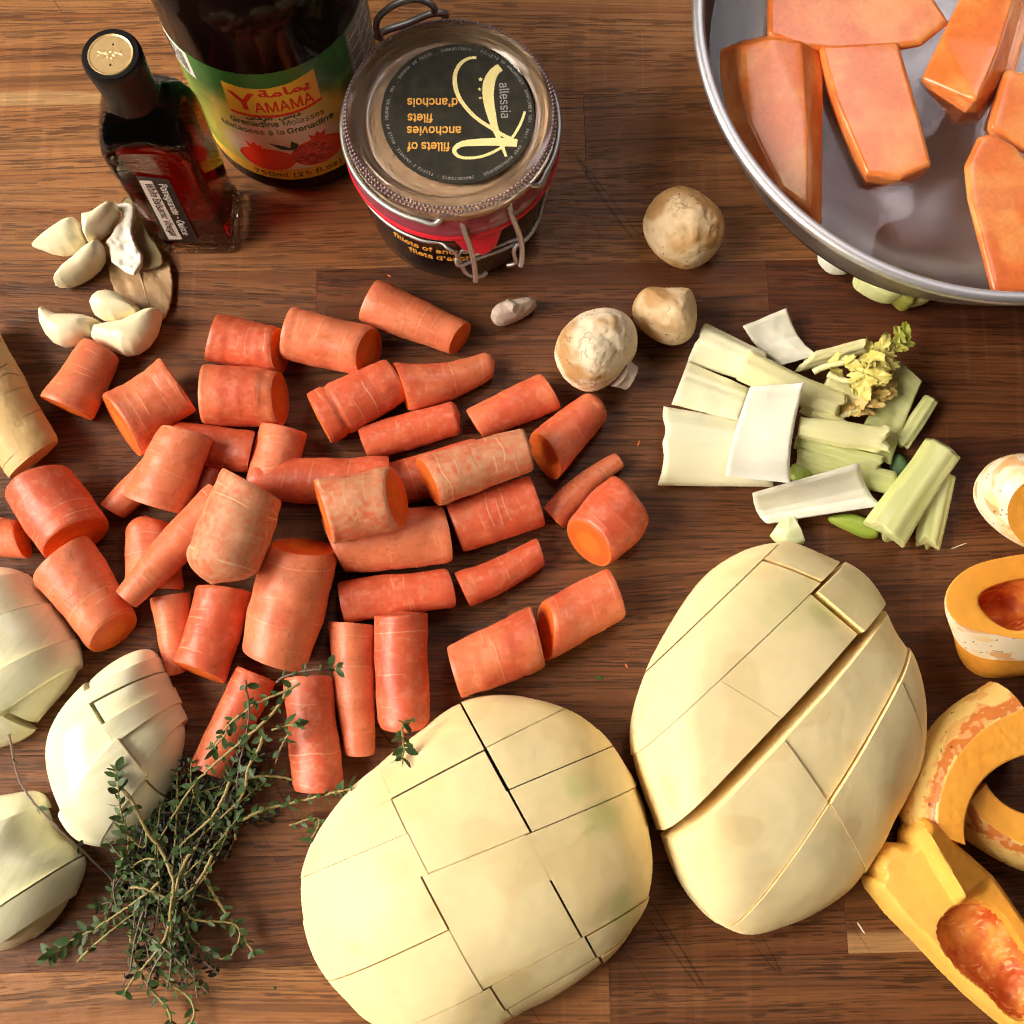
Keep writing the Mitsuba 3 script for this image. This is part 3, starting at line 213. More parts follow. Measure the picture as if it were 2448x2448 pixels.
HINGE2 = [[-0.0611, 0.332, 0.066], [-0.0583, 0.3316, 0.07], [-0.0461, 0.3365, 0.07], [-0.0334, 0.3415, 0.07], [-0.0303, 0.3425, 0.068], [-0.0308, 0.3437, 0.064]]
LID_LABEL = [-0.0231, 0.2854, 0.0805]
LOGO = [
    {'p': [[-0.0156, 0.3119], [-0.0193, 0.3115], [-0.0226, 0.3089], [-0.0246, 0.3044], [-0.0248, 0.2994], [-0.0231, 0.2931], [-0.0196, 0.2875], [-0.0146, 0.2822], [-0.0095, 0.2785], [-0.0039, 0.2748], [0.0022, 0.2715]], 'w': [0.0006, 0.0007, 0.0008, 0.0009, 0.001, 0.0009, 0.0008, 0.0008, 0.0008, 0.0008, 0.0009]},
    {'p': [[-0.0051, 0.3073], [-0.0085, 0.3038], [-0.0101, 0.2988], [-0.0102, 0.2919], [-0.009, 0.285], [-0.0073, 0.2782], [-0.005, 0.2715], [-0.0025, 0.2647]], 'w': [0.0018, 0.0022, 0.0026, 0.0024, 0.002, 0.0014, 0.0009, 0.0005]},
    {'p': [[0.0056, 0.286], [0.0039, 0.2807], [0.0011, 0.2751], [-0.0022, 0.2708], [-0.0072, 0.2672], [-0.0128, 0.2647], [-0.0194, 0.2639], [-0.0233, 0.265], [-0.0248, 0.2675], [-0.0228, 0.2699], [-0.0173, 0.2711], [-0.0095, 0.2715], [-0.0017, 0.2713], [0.0022, 0.271]], 'w': [0.0005, 0.0006, 0.0006, 0.0006, 0.0006, 0.0006, 0.0006, 0.0007, 0.0009, 0.0012, 0.0016, 0.0018, 0.0019, 0.0018]},
]
DOTS = [[-0.0137, 0.3014], [-0.0141, 0.2966], [-0.0138, 0.2924]]
TXT = {
    'lines': [[-0.0265, 0.2701], [-0.0217, 0.2776], [-0.0341, 0.2836], [-0.0233, 0.2911]],
    'up': [[-0.0265, 0.2727], [-0.0264, 0.2672]],
    'left': [[-0.0451, 0.2699], [-0.0453, 0.2773], [-0.0451, 0.2836], [-0.0454, 0.2909]],
}
ALLESSIA = [[-0.0056, 0.2999], [-0.0047, 0.2829], [-0.0025, 0.2829]]
VLABEL = [[-0.1606, 0.2562, 0.0807], [-0.1474, 0.2562, 0.0773], [-0.1496, 0.2562, 0.0145], [-0.165, 0.2562, 0.0173]]
VLABEL2 = [[-0.1604, 0.2562, 0.0767], [-0.1549, 0.2562, 0.0761], [-0.1568, 0.2562, 0.019], [-0.1633, 0.2562, 0.0187]]

# ------------------------------------------------------------------ helpers
noise, fbm, smoothstep, mix, cell_rand = mikit.noise, mikit.fbm, mikit.smoothstep, mikit.mix, mikit.cell_rand
COUNT = {}
def numbered(name):
    n = COUNT.get(name, 0); COUNT[name] = n + 1
    return name if n == 0 else f'{name}_{n:03d}'
def thing(name, label, cat, group=None, kind=None):
    key = numbered(name); labels[key] = {'label': label}
    if cat: labels[key]['category'] = cat
    if group: labels[key]['group'] = group
    if kind: labels[key]['kind'] = kind
    return key
def part(parent, name, mesh, bsdf, smooth=30, label=None, kind=None, uv=None, color=None):
    key = numbered(f'{parent}__{name}')
    scene[key] = mikit.ply(mesh, bsdf, smooth=smooth, uv=uv, color=color)
    if label or kind:
        labels[key] = {}
        if label: labels[key]['label'] = label
        if kind: labels[key]['kind'] = kind
    return key
def solo(name, mesh, bsdf, label, cat, smooth=30, group=None, kind=None, uv=None, color=None):
    key = thing(name, label, cat, group, kind)
    scene[key] = mikit.ply(mesh, bsdf, smooth=smooth, uv=uv, color=color)
    return key
def tm(v, f): return trimesh.Trimesh(np.asarray(v, float), np.asarray(f, int), process=False)
def man(mesh): return m3.Manifold(m3.Mesh(np.asarray(mesh.vertices, np.float32), np.asarray(mesh.faces, np.uint32)))
def unman(m):
    q = m.to_mesh(); return tm(q.vert_properties[:, :3], q.tri_verts)
def cat_(ms): return trimesh.util.concatenate(ms)
def grid_faces(n, m, wrap):
    f = []
    for i in range(n - 1):
        for j in range(m if wrap else m - 1):
            a, b = i * m + j, i * m + (j + 1) % m
            f += [[a, b, b + m], [a, b + m, a + m]]
    return f
def resample(o, n=120, smooth=True):
    o = np.asarray(o, float)
    if smooth:
        tck, _ = splprep([np.r_[o[:, 0], o[0, 0]], np.r_[o[:, 1], o[0, 1]]], s=len(o) * min(2e-7, (np.ptp(o, axis=0).max() * 0.012) ** 2), per=1)
        return np.stack(splev(np.linspace(0, 1, n, endpoint=False), tck), 1)
    c = np.vstack([o, o[:1]]); s = np.r_[0, np.cumsum(np.linalg.norm(np.diff(c, axis=0), axis=1))]
    t = np.linspace(0, s[-1], n, endpoint=False)
    return np.stack([np.interp(t, s, c[:, k]) for k in (0, 1)], 1)
def pillow(o, h, zc=0.0, hb=None, spacing=0.0012, D=None, smooth=True, bump=0.0, freq=180.0, seed=0, power=1.0):
    """a solid cushion over an outline: widest at height zc, h above it and hb below"""
    hb = h if hb is None else hb
    o = np.asarray(o, float)
    per = np.linalg.norm(np.diff(np.vstack([o, o[:1]]), axis=0), axis=1).sum()
    b = resample(o, max(24, int(per / spacing)), smooth); P = Polygon(b)
    if not P.is_valid:
        P = P.buffer(0); P = max(P.geoms, key=lambda g_: g_.area) if hasattr(P, 'geoms') else P
    x0, y0, x1, y1 = P.bounds
    gx, gy = np.meshgrid(np.arange(x0, x1, spacing), np.arange(y0, y1, spacing * 0.866))
    gx = gx + (np.arange(gx.shape[0]) % 2)[:, None] * spacing / 2
    g = np.stack([gx.ravel(), gy.ravel()], 1)
    g = g[contains_xy(P, g[:, 0], g[:, 1])]
    d = distance(sh_points(g), P.exterior); g = g[d > spacing * 0.45]; d = d[d > spacing * 0.45]
    # a ring close to the edge keeps the rim round
    pts = np.vstack([b, g]); nb = len(b)
    tri = Delaunay(pts).simplices
    c = pts[tri].mean(1); tri = tri[contains_xy(P, c[:, 0], c[:, 1])]
    a = pts[tri]; area = np.cross(a[:, 1] - a[:, 0], a[:, 2] - a[:, 0]); tri = np.where((area < 0)[:, None], tri[:, ::-1], tri); tri = tri[np.abs(area) > 1e-12]
    dd = np.r_[np.zeros(nb), d]; D = D or dd.max()
    f = np.sqrt(np.clip(1 - (1 - np.clip(dd / D, 0, 1)) ** 2, 0, 1)) ** power
    top = np.c_[pts, zc + h * f]; bot = np.c_[pts[nb:], zc - hb * f[nb:]]
    if bump:
        nz = meshkit.fbm(np.c_[pts, np.full(len(pts), seed * 0.37)] * freq, 3, seed) - 0.5
        top[:, 2] += bump * nz * np.minimum(1, f * 1.5)
    idx = np.r_[np.arange(nb), len(pts) + np.arange(len(g))]
    return tm(np.vstack([top, bot]), np.vstack([tri, idx[tri][:, ::-1]]))
def loft(pts, rad, n=14, up=(0, 0, 1), flat=1.0, sub=4, close=True, phase=0.0):
    """a tube with varying radius along a smooth spine; rad: list or number; flat: height over width"""
    pts = np.asarray(pts, float); rad = np.broadcast_to(np.asarray(rad, float), len(pts))
    if len(pts) > 2 and sub > 1:
        k = min(3, len(pts) - 1); tck, u = splprep(pts.T, s=0, k=k); t = np.linspace(0, 1, (len(pts) - 1) * sub + 1)
        rad = np.interp(t, u, rad); pts = np.stack(splev(t, tck), 1)
    tan = np.gradient(pts, axis=0); tan /= np.linalg.norm(tan, axis=1, keepdims=True) + 1e-12
    up = np.asarray(up, float); rows = []
    ang = np.linspace(0, 2 * np.pi, n, endpoint=False) + phase
    side = np.cross(up, tan[0]); side /= np.linalg.norm(side) + 1e-12
    for p, t, r in zip(pts, tan, rad):
        side = side - t * (side @ t); side /= np.linalg.norm(side) + 1e-12
        nn = np.cross(t, side)
        rows.append(p + r * (np.cos(ang)[:, None] * side + flat * np.sin(ang)[:, None] * nn))
    v = np.vstack(rows); f = grid_faces(len(pts), n, True); m = len(v)
    if close:
        v = np.vstack([v, pts[0], pts[-1]])
        f += [[m, (j + 1) % n, j] for j in range(n)] + [[m + 1, m - n + j, m - n + (j + 1) % n] for j in range(n)]
    return tm(v, f)
def lathe(prof, n=96, c=(0, 0)):
    """closed outline (r, z) turned about a vertical axis"""
    m = trimesh.creation.revolve(np.asarray(prof, float), sections=n); m.apply_translation([c[0], c[1], 0]); return m
def lathe_open(prof, n=128, c=(0, 0), smooth_fn=None):
    prof = np.asarray(prof, float); a = np.linspace(0, 2 * np.pi, n, endpoint=False)
    v = np.vstack([np.c_[c[0] + r * np.cos(a), c[1] + r * np.sin(a), np.full(n, z)] for r, z in prof])
    return tm(v, grid_faces(len(prof), n, True))
def flat_text(text, origin, xdir, ydir, height=None, width=None, depth=0.00015, bold=False, shear=0.0, squeeze=1.0, mesh=None):
    """lettering lying in the plane of xdir and ydir"""
    m = (mesh or meshkit.text_mesh(text, 1.0, 0.05, bold)).copy(); v = m.vertices
    w = v[:, 0].max()
    s = height if height else width / w
    sx = width / w if width else s * squeeze
    x = np.asarray(xdir, float); x /= np.linalg.norm(x); y = np.asarray(ydir, float); y = y - x * (x @ y); y /= np.linalg.norm(y); z = np.cross(x, y)
    m.vertices = np.asarray(origin) + (v[:, :1] * sx + v[:, 1:2] * shear * s) * x + v[:, 1:2] * s * y + v[:, 2:] / 0.05 * depth * z
    return m
def wrapped(m, cx, cy, R, az0, z0, slope=0.0, lift=0.0):
    """flat artwork (x, y in metres, z = thickness) laid round an upright cylinder; az0 in degrees from the front"""
    v = m.vertices; a = np.radians(az0) + v[:, 0] / R; r = R + lift + v[:, 2]
    m = m.copy(); m.vertices = np.c_[cx + r * np.sin(a), cy - r * np.cos(a), z0 + v[:, 1] + slope * v[:, 0]]
    return m
def slab(P, depth=0.00012, step=0.002):
    """a thin slab of a flat outline, cut fine enough to bend"""
    ms = []
    for g in getattr(P, 'geoms', [P]):
        m = trimesh.creation.extrude_polygon(g, depth, engine='earcut')
        v, f = trimesh.remesh.subdivide_to_size(m.vertices, m.faces, step, max_iter=12); ms.append(tm(v, f))
    return cat_(ms)
def stroke(pts, w, sub=6):
    """a pen stroke of varying half width as an outline"""
    pts = np.asarray(pts, float); k = min(3, len(pts) - 1); tck, u = splprep(pts.T, s=0, k=k); t = np.linspace(0, 1, (len(pts) - 1) * sub + 1)
    p = np.stack(splev(t, tck), 1); w = np.interp(t, u, w); return union_all([Polygon(np.array([p[i] + n0 * w[i], p[i + 1] + n1 * w[i + 1], p[i + 1] - n1 * w[i + 1], p[i] - n0 * w[i]])).buffer(1e-5)
        for i in range(len(p) - 1) for n0, n1 in [(nrm(p, i), nrm(p, i + 1))]])
def nrm(p, i):
    a, b = p[max(0, i - 1)], p[min(len(p) - 1, i + 1)]; d = b - a; d /= np.linalg.norm(d) + 1e-12; return np.array([-d[1], d[0]])
def rgb(*c): return {'type': 'rgb', 'value': list(c)}
def mat(key, colour, rough=0.4, bump=None, bscale=1.0, two=True, **kw):
    d = {'type': 'principled', 'base_color': colour if isinstance(colour, dict) else rgb(*colour), 'roughness': rough, 'specular': 0.5, **kw}
    if bump: d = {'type': 'bumpmap', 'arbitrary': bump, 'scale': bscale, 'bsdf': d}
    scene[key] = {'type': 'twosided', 'bsdf': d} if two else d
    return key
def C3(r, g, b): return mi.Color3f(r, g, b)

# ------------------------------------------------------------------ materials
def wood_fn(p, n, uv):
    u, v = uv.x, uv.y
    sid = dr.floor(u / 2.0); tv = dr.floor(v); sapwood = dr.select(tv > 9.5, 1.0, 0.0); tone = (tv - 10.0 * sapwood) / 9.0
    x = u - sid * 2.0; y = v - dr.floor(v)
    r1 = cell_rand(sid, 3, 1); r2 = cell_rand(sid, 5, 2)
    y2 = y + (noise(x * 5 + r1 * 40, y * 18 + r2 * 9) - 0.5) * 0.012 + (r1 - 0.5) * 0.10 * x
    band = fbm(x * 4 + r1 * 90, y2 * 260 + r2 * 50, 0, 3)
    fine = noise(x * 90 + r2 * 30, y2 * 2600 + r1 * 70)
    pore = smoothstep(0.52, 0.78, noise(x * 120 + r1 * 70, y2 * 2200 + r2 * 30)) * smoothstep(0.22, 0.55, noise(x * 22 + 7 * r2, y2 * 240 + r1 * 11))
    dark = smoothstep(0.55, 0.85, fbm(x * 6 + r2 * 33, y2 * 160 + r1 * 20, 0, 2)) * (1 - tone) * 0.7
    c = mix(mix(C3(0.034, 0.0050, 0.0019), C3(0.078, 0.0155, 0.0048), band), mix(C3(0.205, 0.070, 0.0210), C3(0.36, 0.162, 0.058), band), tone)
    line = smoothstep(0.60, 0.80, noise(x * 9 + r2 * 60, y2 * 1150 + r1 * 40))
    c = c * (0.84 + 0.32 * fine) * (1 - 0.55 * dark) * (1 - 0.38 * line)
    c = mix(c, C3(0.020, 0.006, 0.0035), pore * (0.62 - 0.10 * tone))
    sap = sapwood * smoothstep(0.0085, 0.0055, y + 0.003 * (noise(x * 30, 3) - 0.5))
    c = mix(c, C3(0.46, 0.27, 0.12) * (0.75 + 0.4 * fine), sap * 0.6)
    sx, sy = p.x * 0.83 + p.y * 0.56, p.y * 0.83 - p.x * 0.56
    scar = smoothstep(0.012, 0.0, dr.abs(noise(sx * 95, sy * 5) - 0.5)) * smoothstep(0.62, 0.75, noise(p.x * 17 + 5, p.y * 17))
    c = c * (1 - 0.55 * scar)
    worn = smoothstep(0.60, 0.75, noise(p.x * 900 * 0.35, p.y * 14, 5)) * smoothstep(0.55, 0.7, noise(p.x * 12, p.y * 12, 8))
    return mix(c, c * 1.5 + C3(0.012, 0.008, 0.006), worn * 0.25)
def wood_bump(p, n, uv):
    u, v = uv.x, uv.y; sid = dr.floor(u / 2.0); x = u - sid * 2.0; y = v - dr.floor(v)
    r1 = cell_rand(sid, 3, 1); r2 = cell_rand(sid, 5, 2)
    y2 = y + (noise(x * 5 + r1 * 40, y * 18 + r2 * 9) - 0.5) * 0.012 + (r1 - 0.5) * 0.10 * x
    pore = smoothstep(0.52, 0.78, noise(x * 120 + r1 * 70, y2 * 2200 + r2 * 30))
    return -pore * 0.6 + 0.25 * noise(x * 40, y2 * 1200)
mat('m_wood', mikit.proc(wood_fn), 0.5, mikit.proc(wood_bump, 2e-4), 0.00025, specular=0.35)

def ring_lines(uv, every, wide):
    x = uv.x * every; c = dr.floor(x); f = x - c
    off = 0.2 + 0.6 * cell_rand(c, 7, 1)
    arc = smoothstep(0.52, 0.70, noise(uv.y * 9 + c * 3.1, c * 1.7))
    wob = 0.55 * (noise(uv.y * 8, c * 5) - 0.5)
    return dr.exp(-dr.square((f - off + wob) / wide)) * arc * cell_rand(c, 9, 4)
def carrot_fn(p, n, uv):
    cid = dr.floor(uv.x)
    r = cell_rand(cid, 11, 3)
    big = fbm(p.x * 55, p.y * 55, p.z * 55 + cid, 3); fine = fbm(p.x * 420, p.y * 420, p.z * 420, 3)
    c = mix(C3(0.57, 0.095, 0.038), C3(0.65, 0.172, 0.074), smoothstep(0.3, 0.7, big + 0.75 * (r - 0.5)))
    c = mix(c, C3(0.72, 0.30, 0.19), smoothstep(0.42, 0.85, fine) * 0.34)
    c = mix(c, C3(0.46, 0.045, 0.022), smoothstep(0.54, 0.80, fbm(p.x * 70 + 5, p.y * 70, p.z * 70, 2)) * 0.32)
    c = c * (0.90 + 0.2 * noise(uv.x * 160, uv.y * 3, cid))
    c = mix(c, C3(0.82, 0.46, 0.27), ring_lines(uv, 260.0, 0.060) * 0.55)
    c = mix(c, C3(0.42, 0.075, 0.03), ring_lines(uv + 0.37, 130.0, 0.045) * 0.35)
    return mix(c, C3(0.40, 0.10, 0.03), smoothstep(0.74, 0.80, noise(p.x * 700, p.y * 700, p.z * 700)) * 0.35)
def carrot_bump(p, n, uv):
    return ring_lines(uv, 230.0, 0.09) * -0.6 + 0.5 * fbm(p.x * 500, p.y * 500, p.z * 500, 2) + 0.5 * noise(uv.x * 200, uv.y * 2)
def scruffy_fn(p, n, uv):
    cid = dr.floor(uv.x)
    big = fbm(p.x * 70, p.y * 70, p.z * 70 + cid, 3); fine = fbm(p.x * 480, p.y * 480, p.z * 480, 3)
    c = mix(C3(0.58, 0.135, 0.062), C3(0.56, 0.245, 0.130), smoothstep(0.32, 0.70, big * 0.45 + fine * 0.6))
    c = mix(c, C3(0.60, 0.36, 0.22), smoothstep(0.52, 0.75, noise(p.x * 420, p.y * 420, p.z * 420)) * 0.28)
    c = mix(c, C3(0.28, 0.10, 0.04), ring_lines(uv, 110.0, 0.035) * 0.6)
    return mix(c, C3(0.80, 0.52, 0.33), ring_lines(uv + 0.5, 210.0, 0.07) * 0.6)
mat('m_carrot', mikit.proc(carrot_fn), 0.45, mikit.proc(carrot_bump, 3e-4), 0.00022, specular=0.55)
mat('m_carrot_rough', mikit.proc(scruffy_fn), 0.52, mikit.proc(carrot_bump, 3e-4), 0.0003, specular=0.4)
def carrot_cut_fn(p, n, uv):
    rr = dr.sqrt(dr.square(uv.x) + dr.square(uv.y)); f = fbm(p.x * 500, p.y * 500, p.z * 500, 3)
    c = mix(C3(0.68, 0.150, 0.020), C3(0.64, 0.108, 0.018), smoothstep(0.45, 0.62, rr + 0.1 * (f - 0.5)))
    c = mix(c, C3(0.70, 0.22, 0.05), smoothstep(0.90, 0.99, rr) * 0.5)
    return c * (0.85 + 0.3 * f)
mat('m_carrot_cut', mikit.proc(carrot_cut_fn), 0.42, specular=0.5)
def root_fn(p, n, uv):
    b = fbm(p.x * 38, p.y * 38, p.z * 38, 3); f = fbm(p.x * 260, p.y * 260, p.z * 260, 2)
    c = mix(C3(0.83, 0.66, 0.33), C3(0.87, 0.75, 0.45), b) * (0.96 + 0.08 * f)
    def spot(x, y, z, r): return smoothstep(1.0, 0.2, dr.sqrt(dr.square(p.x - x) + dr.square(p.y - y)) / r + 0.7 * (noise(p.x * 120, p.y * 120, p.z * 120) - 0.5))
    g = dr.maximum(dr.maximum(spot(0.029, 0.003, 0, 0.011), spot(0.036, -0.012, 0, 0.012)), dr.maximum(spot(0.045, -0.046, 0, 0.011), spot(0.13, 0.072, 0, 0.010)))
    c = mix(c, C3(0.52, 0.56, 0.20), dr.maximum(g, smoothstep(0.60, 0.72, fbm(p.x * 26 + 9, p.y * 26, 2)) * 0.35) * 0.6)
    return mix(c, C3(0.74, 0.56, 0.27), smoothstep(0.62, 0.75, noise(p.x * 65 + 40, p.y * 65, p.z * 65)) * 0.45)
mat('m_root', mikit.proc(root_fn), 0.52, mikit.proc(lambda p, n, uv: fbm(p.x * 240, p.y * 240, p.z * 240, 3), 3e-4), 0.00025, specular=0.28, flatness=0.4)
mat('m_root_inside', (0.80, 0.52, 0.17), 0.5, specular=0.3)
def onion_fn(p, n, uv):
    l = noise(uv.y * 55, uv.x * 30); l2 = smoothstep(0.70, 0.9, noise(uv.y * 26 + 3, uv.x * 12)); b = fbm(p.x * 45, p.y * 45, p.z * 45, 2)
    c = mix(C3(0.78, 0.755, 0.49), C3(0.82, 0.78, 0.59), b)
    return mix(c, C3(0.62, 0.66, 0.33), l2 * 0.25) * (0.95 + 0.07 * l)
mat('m_onion', mikit.proc(onion_fn), 0.26, mikit.proc(lambda p, n, uv: noise(uv.y * 55, uv.x * 30), 1e-3), 0.00005, specular=0.5, flatness=0.4)
def flesh_fn(p, n, uv):
    f = fbm(p.x * 240, p.y * 240, p.z * 240, 3); b = fbm(p.x * 45, p.y * 45, p.z * 45, 2)
    return mix(C3(0.72, 0.265, 0.028), C3(0.79, 0.38, 0.055), b) * (0.9 + 0.2 * f)
FB = mikit.proc(lambda p, n, uv: fbm(p.x * 420, p.y * 420, p.z * 420, 3), 3e-4)
mat('m_flesh', mikit.proc(flesh_fn), 0.42, FB, 0.0004, specular=0.5)
def yellow_fn(p, n, uv):
    f = fbm(p.x * 260, p.y * 260, p.z * 260, 2); b = fbm(p.x * 40, p.y * 40, p.z * 40, 2)
    return mix(C3(0.76, 0.41, 0.065), C3(0.82, 0.52, 0.12), b) * (0.93 + 0.14 * f)
mat('m_flesh_yellow', mikit.proc(yellow_fn), 0.42, FB, 0.0004, specular=0.5)
def cavity_fn(p, n, uv):
    w = fbm(p.x * 120, p.y * 120, p.z * 120, 3)
    f = noise(p.x * 260 + 8 * w, p.y * 900 + 12 * w, p.z * 500)
    c = mix(C3(0.50, 0.075, 0.012), C3(0.80, 0.30, 0.055), smoothstep(0.3, 0.75, w))
    return mix(c, C3(0.86, 0.48, 0.20), smoothstep(0.66, 0.85, f) * 0.5)
mat('m_cavity', mikit.proc(cavity_fn), 0.5, mikit.proc(lambda p, n, uv: fbm(p.x * 300, p.y * 300, p.z * 300, 3), 3e-4), 0.0012, specular=0.5)
def squash_skin_fn(p, n, uv):
    # uv.y runs round the rind, stripes follow uv.x
    s = uv.y + 0.10 * (fbm(uv.x * 140, uv.y * 9, 2) - 0.5) * 2
    st = smoothstep(0.76, 0.82, s) * smoothstep(0.995, 0.975, s)
    sp = smoothstep(0.56, 0.66, fbm(uv.x * 70, uv.y * 14, 3, 3))
    c = mix(C3(0.68, 0.46, 0.15), C3(0.52, 0.155, 0.03), dr.maximum(st, sp * 0.4))
    c = mix(c, C3(0.85, 0.52, 0.24), smoothstep(0.6, 0.7, noise(p.x * 500, p.y * 500, p.z * 500)) * 0.35 * st)
    return mix(c, C3(0.10, 0.04, 0.015), smoothstep(0.86, 0.91, noise(p.x * 330, p.y * 330, p.z * 330)) * 0.7)
mat('m_squash_skin', mikit.proc(squash_skin_fn), 0.4, specular=0.45)
def pale_skin_fn(p, n, uv):
    c = mix(C3(0.84, 0.74, 0.55), C3(0.82, 0.62, 0.30), smoothstep(0.5, 0.68, fbm(p.x * 80, p.y * 80, p.z * 140, 3)))
    c = mix(c, C3(0.70, 0.30, 0.06), smoothstep(0.62, 0.7, fbm(p.x * 90 + 30, p.y * 90, p.z * 160, 2)) * 0.7)
    return mix(c, C3(0.20, 0.10, 0.03), smoothstep(0.84, 0.90, noise(p.x * 520, p.y * 520, p.z * 520)) * 0.7)
mat('m_pale_skin', mikit.proc(pale_skin_fn), 0.38, specular=0.45)
def sweet_fn(p, n, uv):
    w = fbm(p.x * 70, p.y * 70, p.z * 70, 3); s = noise(p.x * 60 + 4 * w, p.y * 60, p.z * 400)
    c = mix(C3(0.72, 0.17, 0.035), C3(0.78, 0.29, 0.085), smoothstep(0.3, 0.7, w))
    g = noise(p.x * 700, p.y * 700, p.z * 700)
    return mix(c, C3(0.62, 0.11, 0.03), smoothstep(0.60, 0.85, s) * 0.4) * (0.92 + 0.14 * g)
mat('m_sweet', mikit.proc(sweet_fn), 0.22, specular=0.55)
def parsnip_fn(p, n, uv):
    b = fbm(p.x * 80, p.y * 80, p.z * 80, 3)
    c = mix(C3(0.50, 0.32, 0.13), C3(0.66, 0.47, 0.22), b)
    return mix(c, C3(0.16, 0.08, 0.03), ring_lines(uv, 160.0, 0.06))
mat('m_parsnip', mikit.proc(parsnip_fn), 0.55, mikit.proc(carrot_bump, 3e-4), 0.0006, specular=0.3)
def mushroom_fn(p, n, uv, tan=0.0):
    b = fbm(p.x * 75, p.y * 75, p.z * 75, 3); f = fbm(p.x * 330, p.y * 330, p.z * 330, 3)
    c = mix(C3(0.44, 0.25, 0.10), mix(C3(0.76, 0.63, 0.46), C3(0.60, 0.41, 0.20), tan), smoothstep(0.34, 0.58, b))
    c = mix(c, C3(0.46, 0.27, 0.12), smoothstep(0.55, 0.75, f) * 0.35)
    crack = smoothstep(0.022, 0.0, dr.abs(fbm(p.x * 150 + 7, p.y * 150, p.z * 150, 3) - 0.5)) * smoothstep(0.48, 0.6, noise(p.x * 90, p.y * 90, p.z * 90))
    c = mix(c, C3(0.20, 0.10, 0.045), crack * 0.55)
    return mix(c, C3(0.05, 0.03, 0.02), smoothstep(0.88, 0.92, noise(p.x * 600, p.y * 600, p.z * 600)) * 0.7)
def mushroom_bump(p, n, uv):
    return fbm(p.x * 260, p.y * 260, p.z * 260, 3)
mat('m_mushroom', mikit.proc(lambda p, n, uv: mushroom_fn(p, n, uv)), 0.6, mikit.proc(mushroom_bump, 3e-4), 0.0016, specular=0.3)
mat('m_mushroom_tan', mikit.proc(lambda p, n, uv: mushroom_fn(p, n, uv, 0.6)), 0.6, mikit.proc(mushroom_bump, 3e-4), 0.0016, specular=0.3)
mat('m_mushroom_gill', (0.42, 0.33, 0.27), 0.6, mikit.proc(mushroom_bump, 3e-4), 0.0016, specular=0.3)
def garlic_fn(p, n, uv):
    b = fbm(p.x * 90, p.y * 90, p.z * 90, 3)
    return mix(C3(0.80, 0.70, 0.44), C3(0.85, 0.79, 0.60), b)
mat('m_garlic', mikit.proc(garlic_fn), 0.30, specular=0.5, flatness=0.4)
def paper_fn(p, n, uv):
    f = fbm(p.x * 160, p.y * 60, 3, 3); v = smoothstep(0.02, 0.0, dr.abs(fbm(p.x * 90, p.y * 60, 1, 3) - 0.5))
    return mix(mix(C3(0.78, 0.72, 0.60), C3(0.88, 0.85, 0.78), f), C3(0.62, 0.52, 0.40), v * 0.5)
mat('m_paper', mikit.proc(paper_fn), 0.5, mikit.proc(lambda p, n, uv: fbm(p.x * 160, p.y * 90, 2, 3), 3e-4), 0.0016, specular=0.4)
def bay_fn(p, n, uv):
    f = fbm(p.x * 130, p.y * 130, 1, 3)
    v = smoothstep(0.03, 0.0, dr.abs(noise(p.x * 260 + p.y * 150, 2) - 0.5))
    return mix(mix(C3(0.36, 0.215, 0.105), C3(0.52, 0.35, 0.19), f), C3(0.56, 0.38, 0.22), v * 0.35)
mat('m_bay', mikit.proc(bay_fn), 0.5, mikit.proc(lambda p, n, uv: noise(p.x * 260 + p.y * 150, 2) + fbm(p.x * 400, p.y * 400, 1, 2), 3e-4), 0.0006, specular=0.3)
mat('m_bay_rib', (0.52, 0.36, 0.22), 0.5)
def olive_fn(p, n, uv): return mix(C3(0.16, 0.115, 0.055), C3(0.26, 0.20, 0.10), fbm(p.x * 120, p.y * 120, 1, 3))
mat('m_bay_dark', mikit.proc(olive_fn), 0.5, specular=0.3)
def stalk_fn(base, tint):
    def fn(p, n, uv):
        l = noise(uv.y * 44, uv.x * 2); b = fbm(p.x * 60, p.y * 60, p.z * 60, 2)
        return mix(C3(*base), C3(*tint), smoothstep(0.2, 0.9, 0.4 * l + 0.6 * b))
    return mikit.proc(fn)
stalk_bump = mikit.proc(lambda p, n, uv: noise(uv.y * 30, uv.x * 2), 2e-3)
for i, (a, b) in enumerate([((0.74, 0.72, 0.62), (0.76, 0.74, 0.60)), ((0.74, 0.71, 0.51), (0.72, 0.70, 0.46)), ((0.74, 0.71, 0.36), (0.79, 0.76, 0.45)), ((0.52, 0.55, 0.21), (0.64, 0.65, 0.34)), ((0.60, 0.66, 0.36), (0.74, 0.76, 0.5))]):
    mat(f'm_stalk_{i}', stalk_fn(a, b), 0.33, specular=0.45, flatness=0.3)
mat('m_bean', (0.30, 0.40, 0.06), 0.35)
mat('m_greenbit', (0.10, 0.20, 0.08), 0.4)
def leaf_fn(p, n, uv):
    f = fbm(p.x * 200, p.y * 200, p.z * 200, 2); return mix(mix(C3(0.52, 0.44, 0.08), C3(0.70, 0.63, 0.22), f), C3(0.27, 0.31, 0.04), smoothstep(0.55, 1.0, uv.x + 0.4 * (f - 0.5)))
mat('m_celery_leaf', mikit.proc(leaf_fn), 0.45, specular=0.4)
mat('m_leaf_wilted', (0.56, 0.40, 0.13), 0.5)
mat('m_leaf_olive', (0.22, 0.21, 0.035), 0.45)
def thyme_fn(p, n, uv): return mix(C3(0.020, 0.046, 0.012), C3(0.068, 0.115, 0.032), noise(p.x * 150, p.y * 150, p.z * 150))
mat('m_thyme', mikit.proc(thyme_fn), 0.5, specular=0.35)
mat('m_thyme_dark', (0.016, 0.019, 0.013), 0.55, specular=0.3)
mat('m_stem', (0.27, 0.205, 0.075), 0.5)
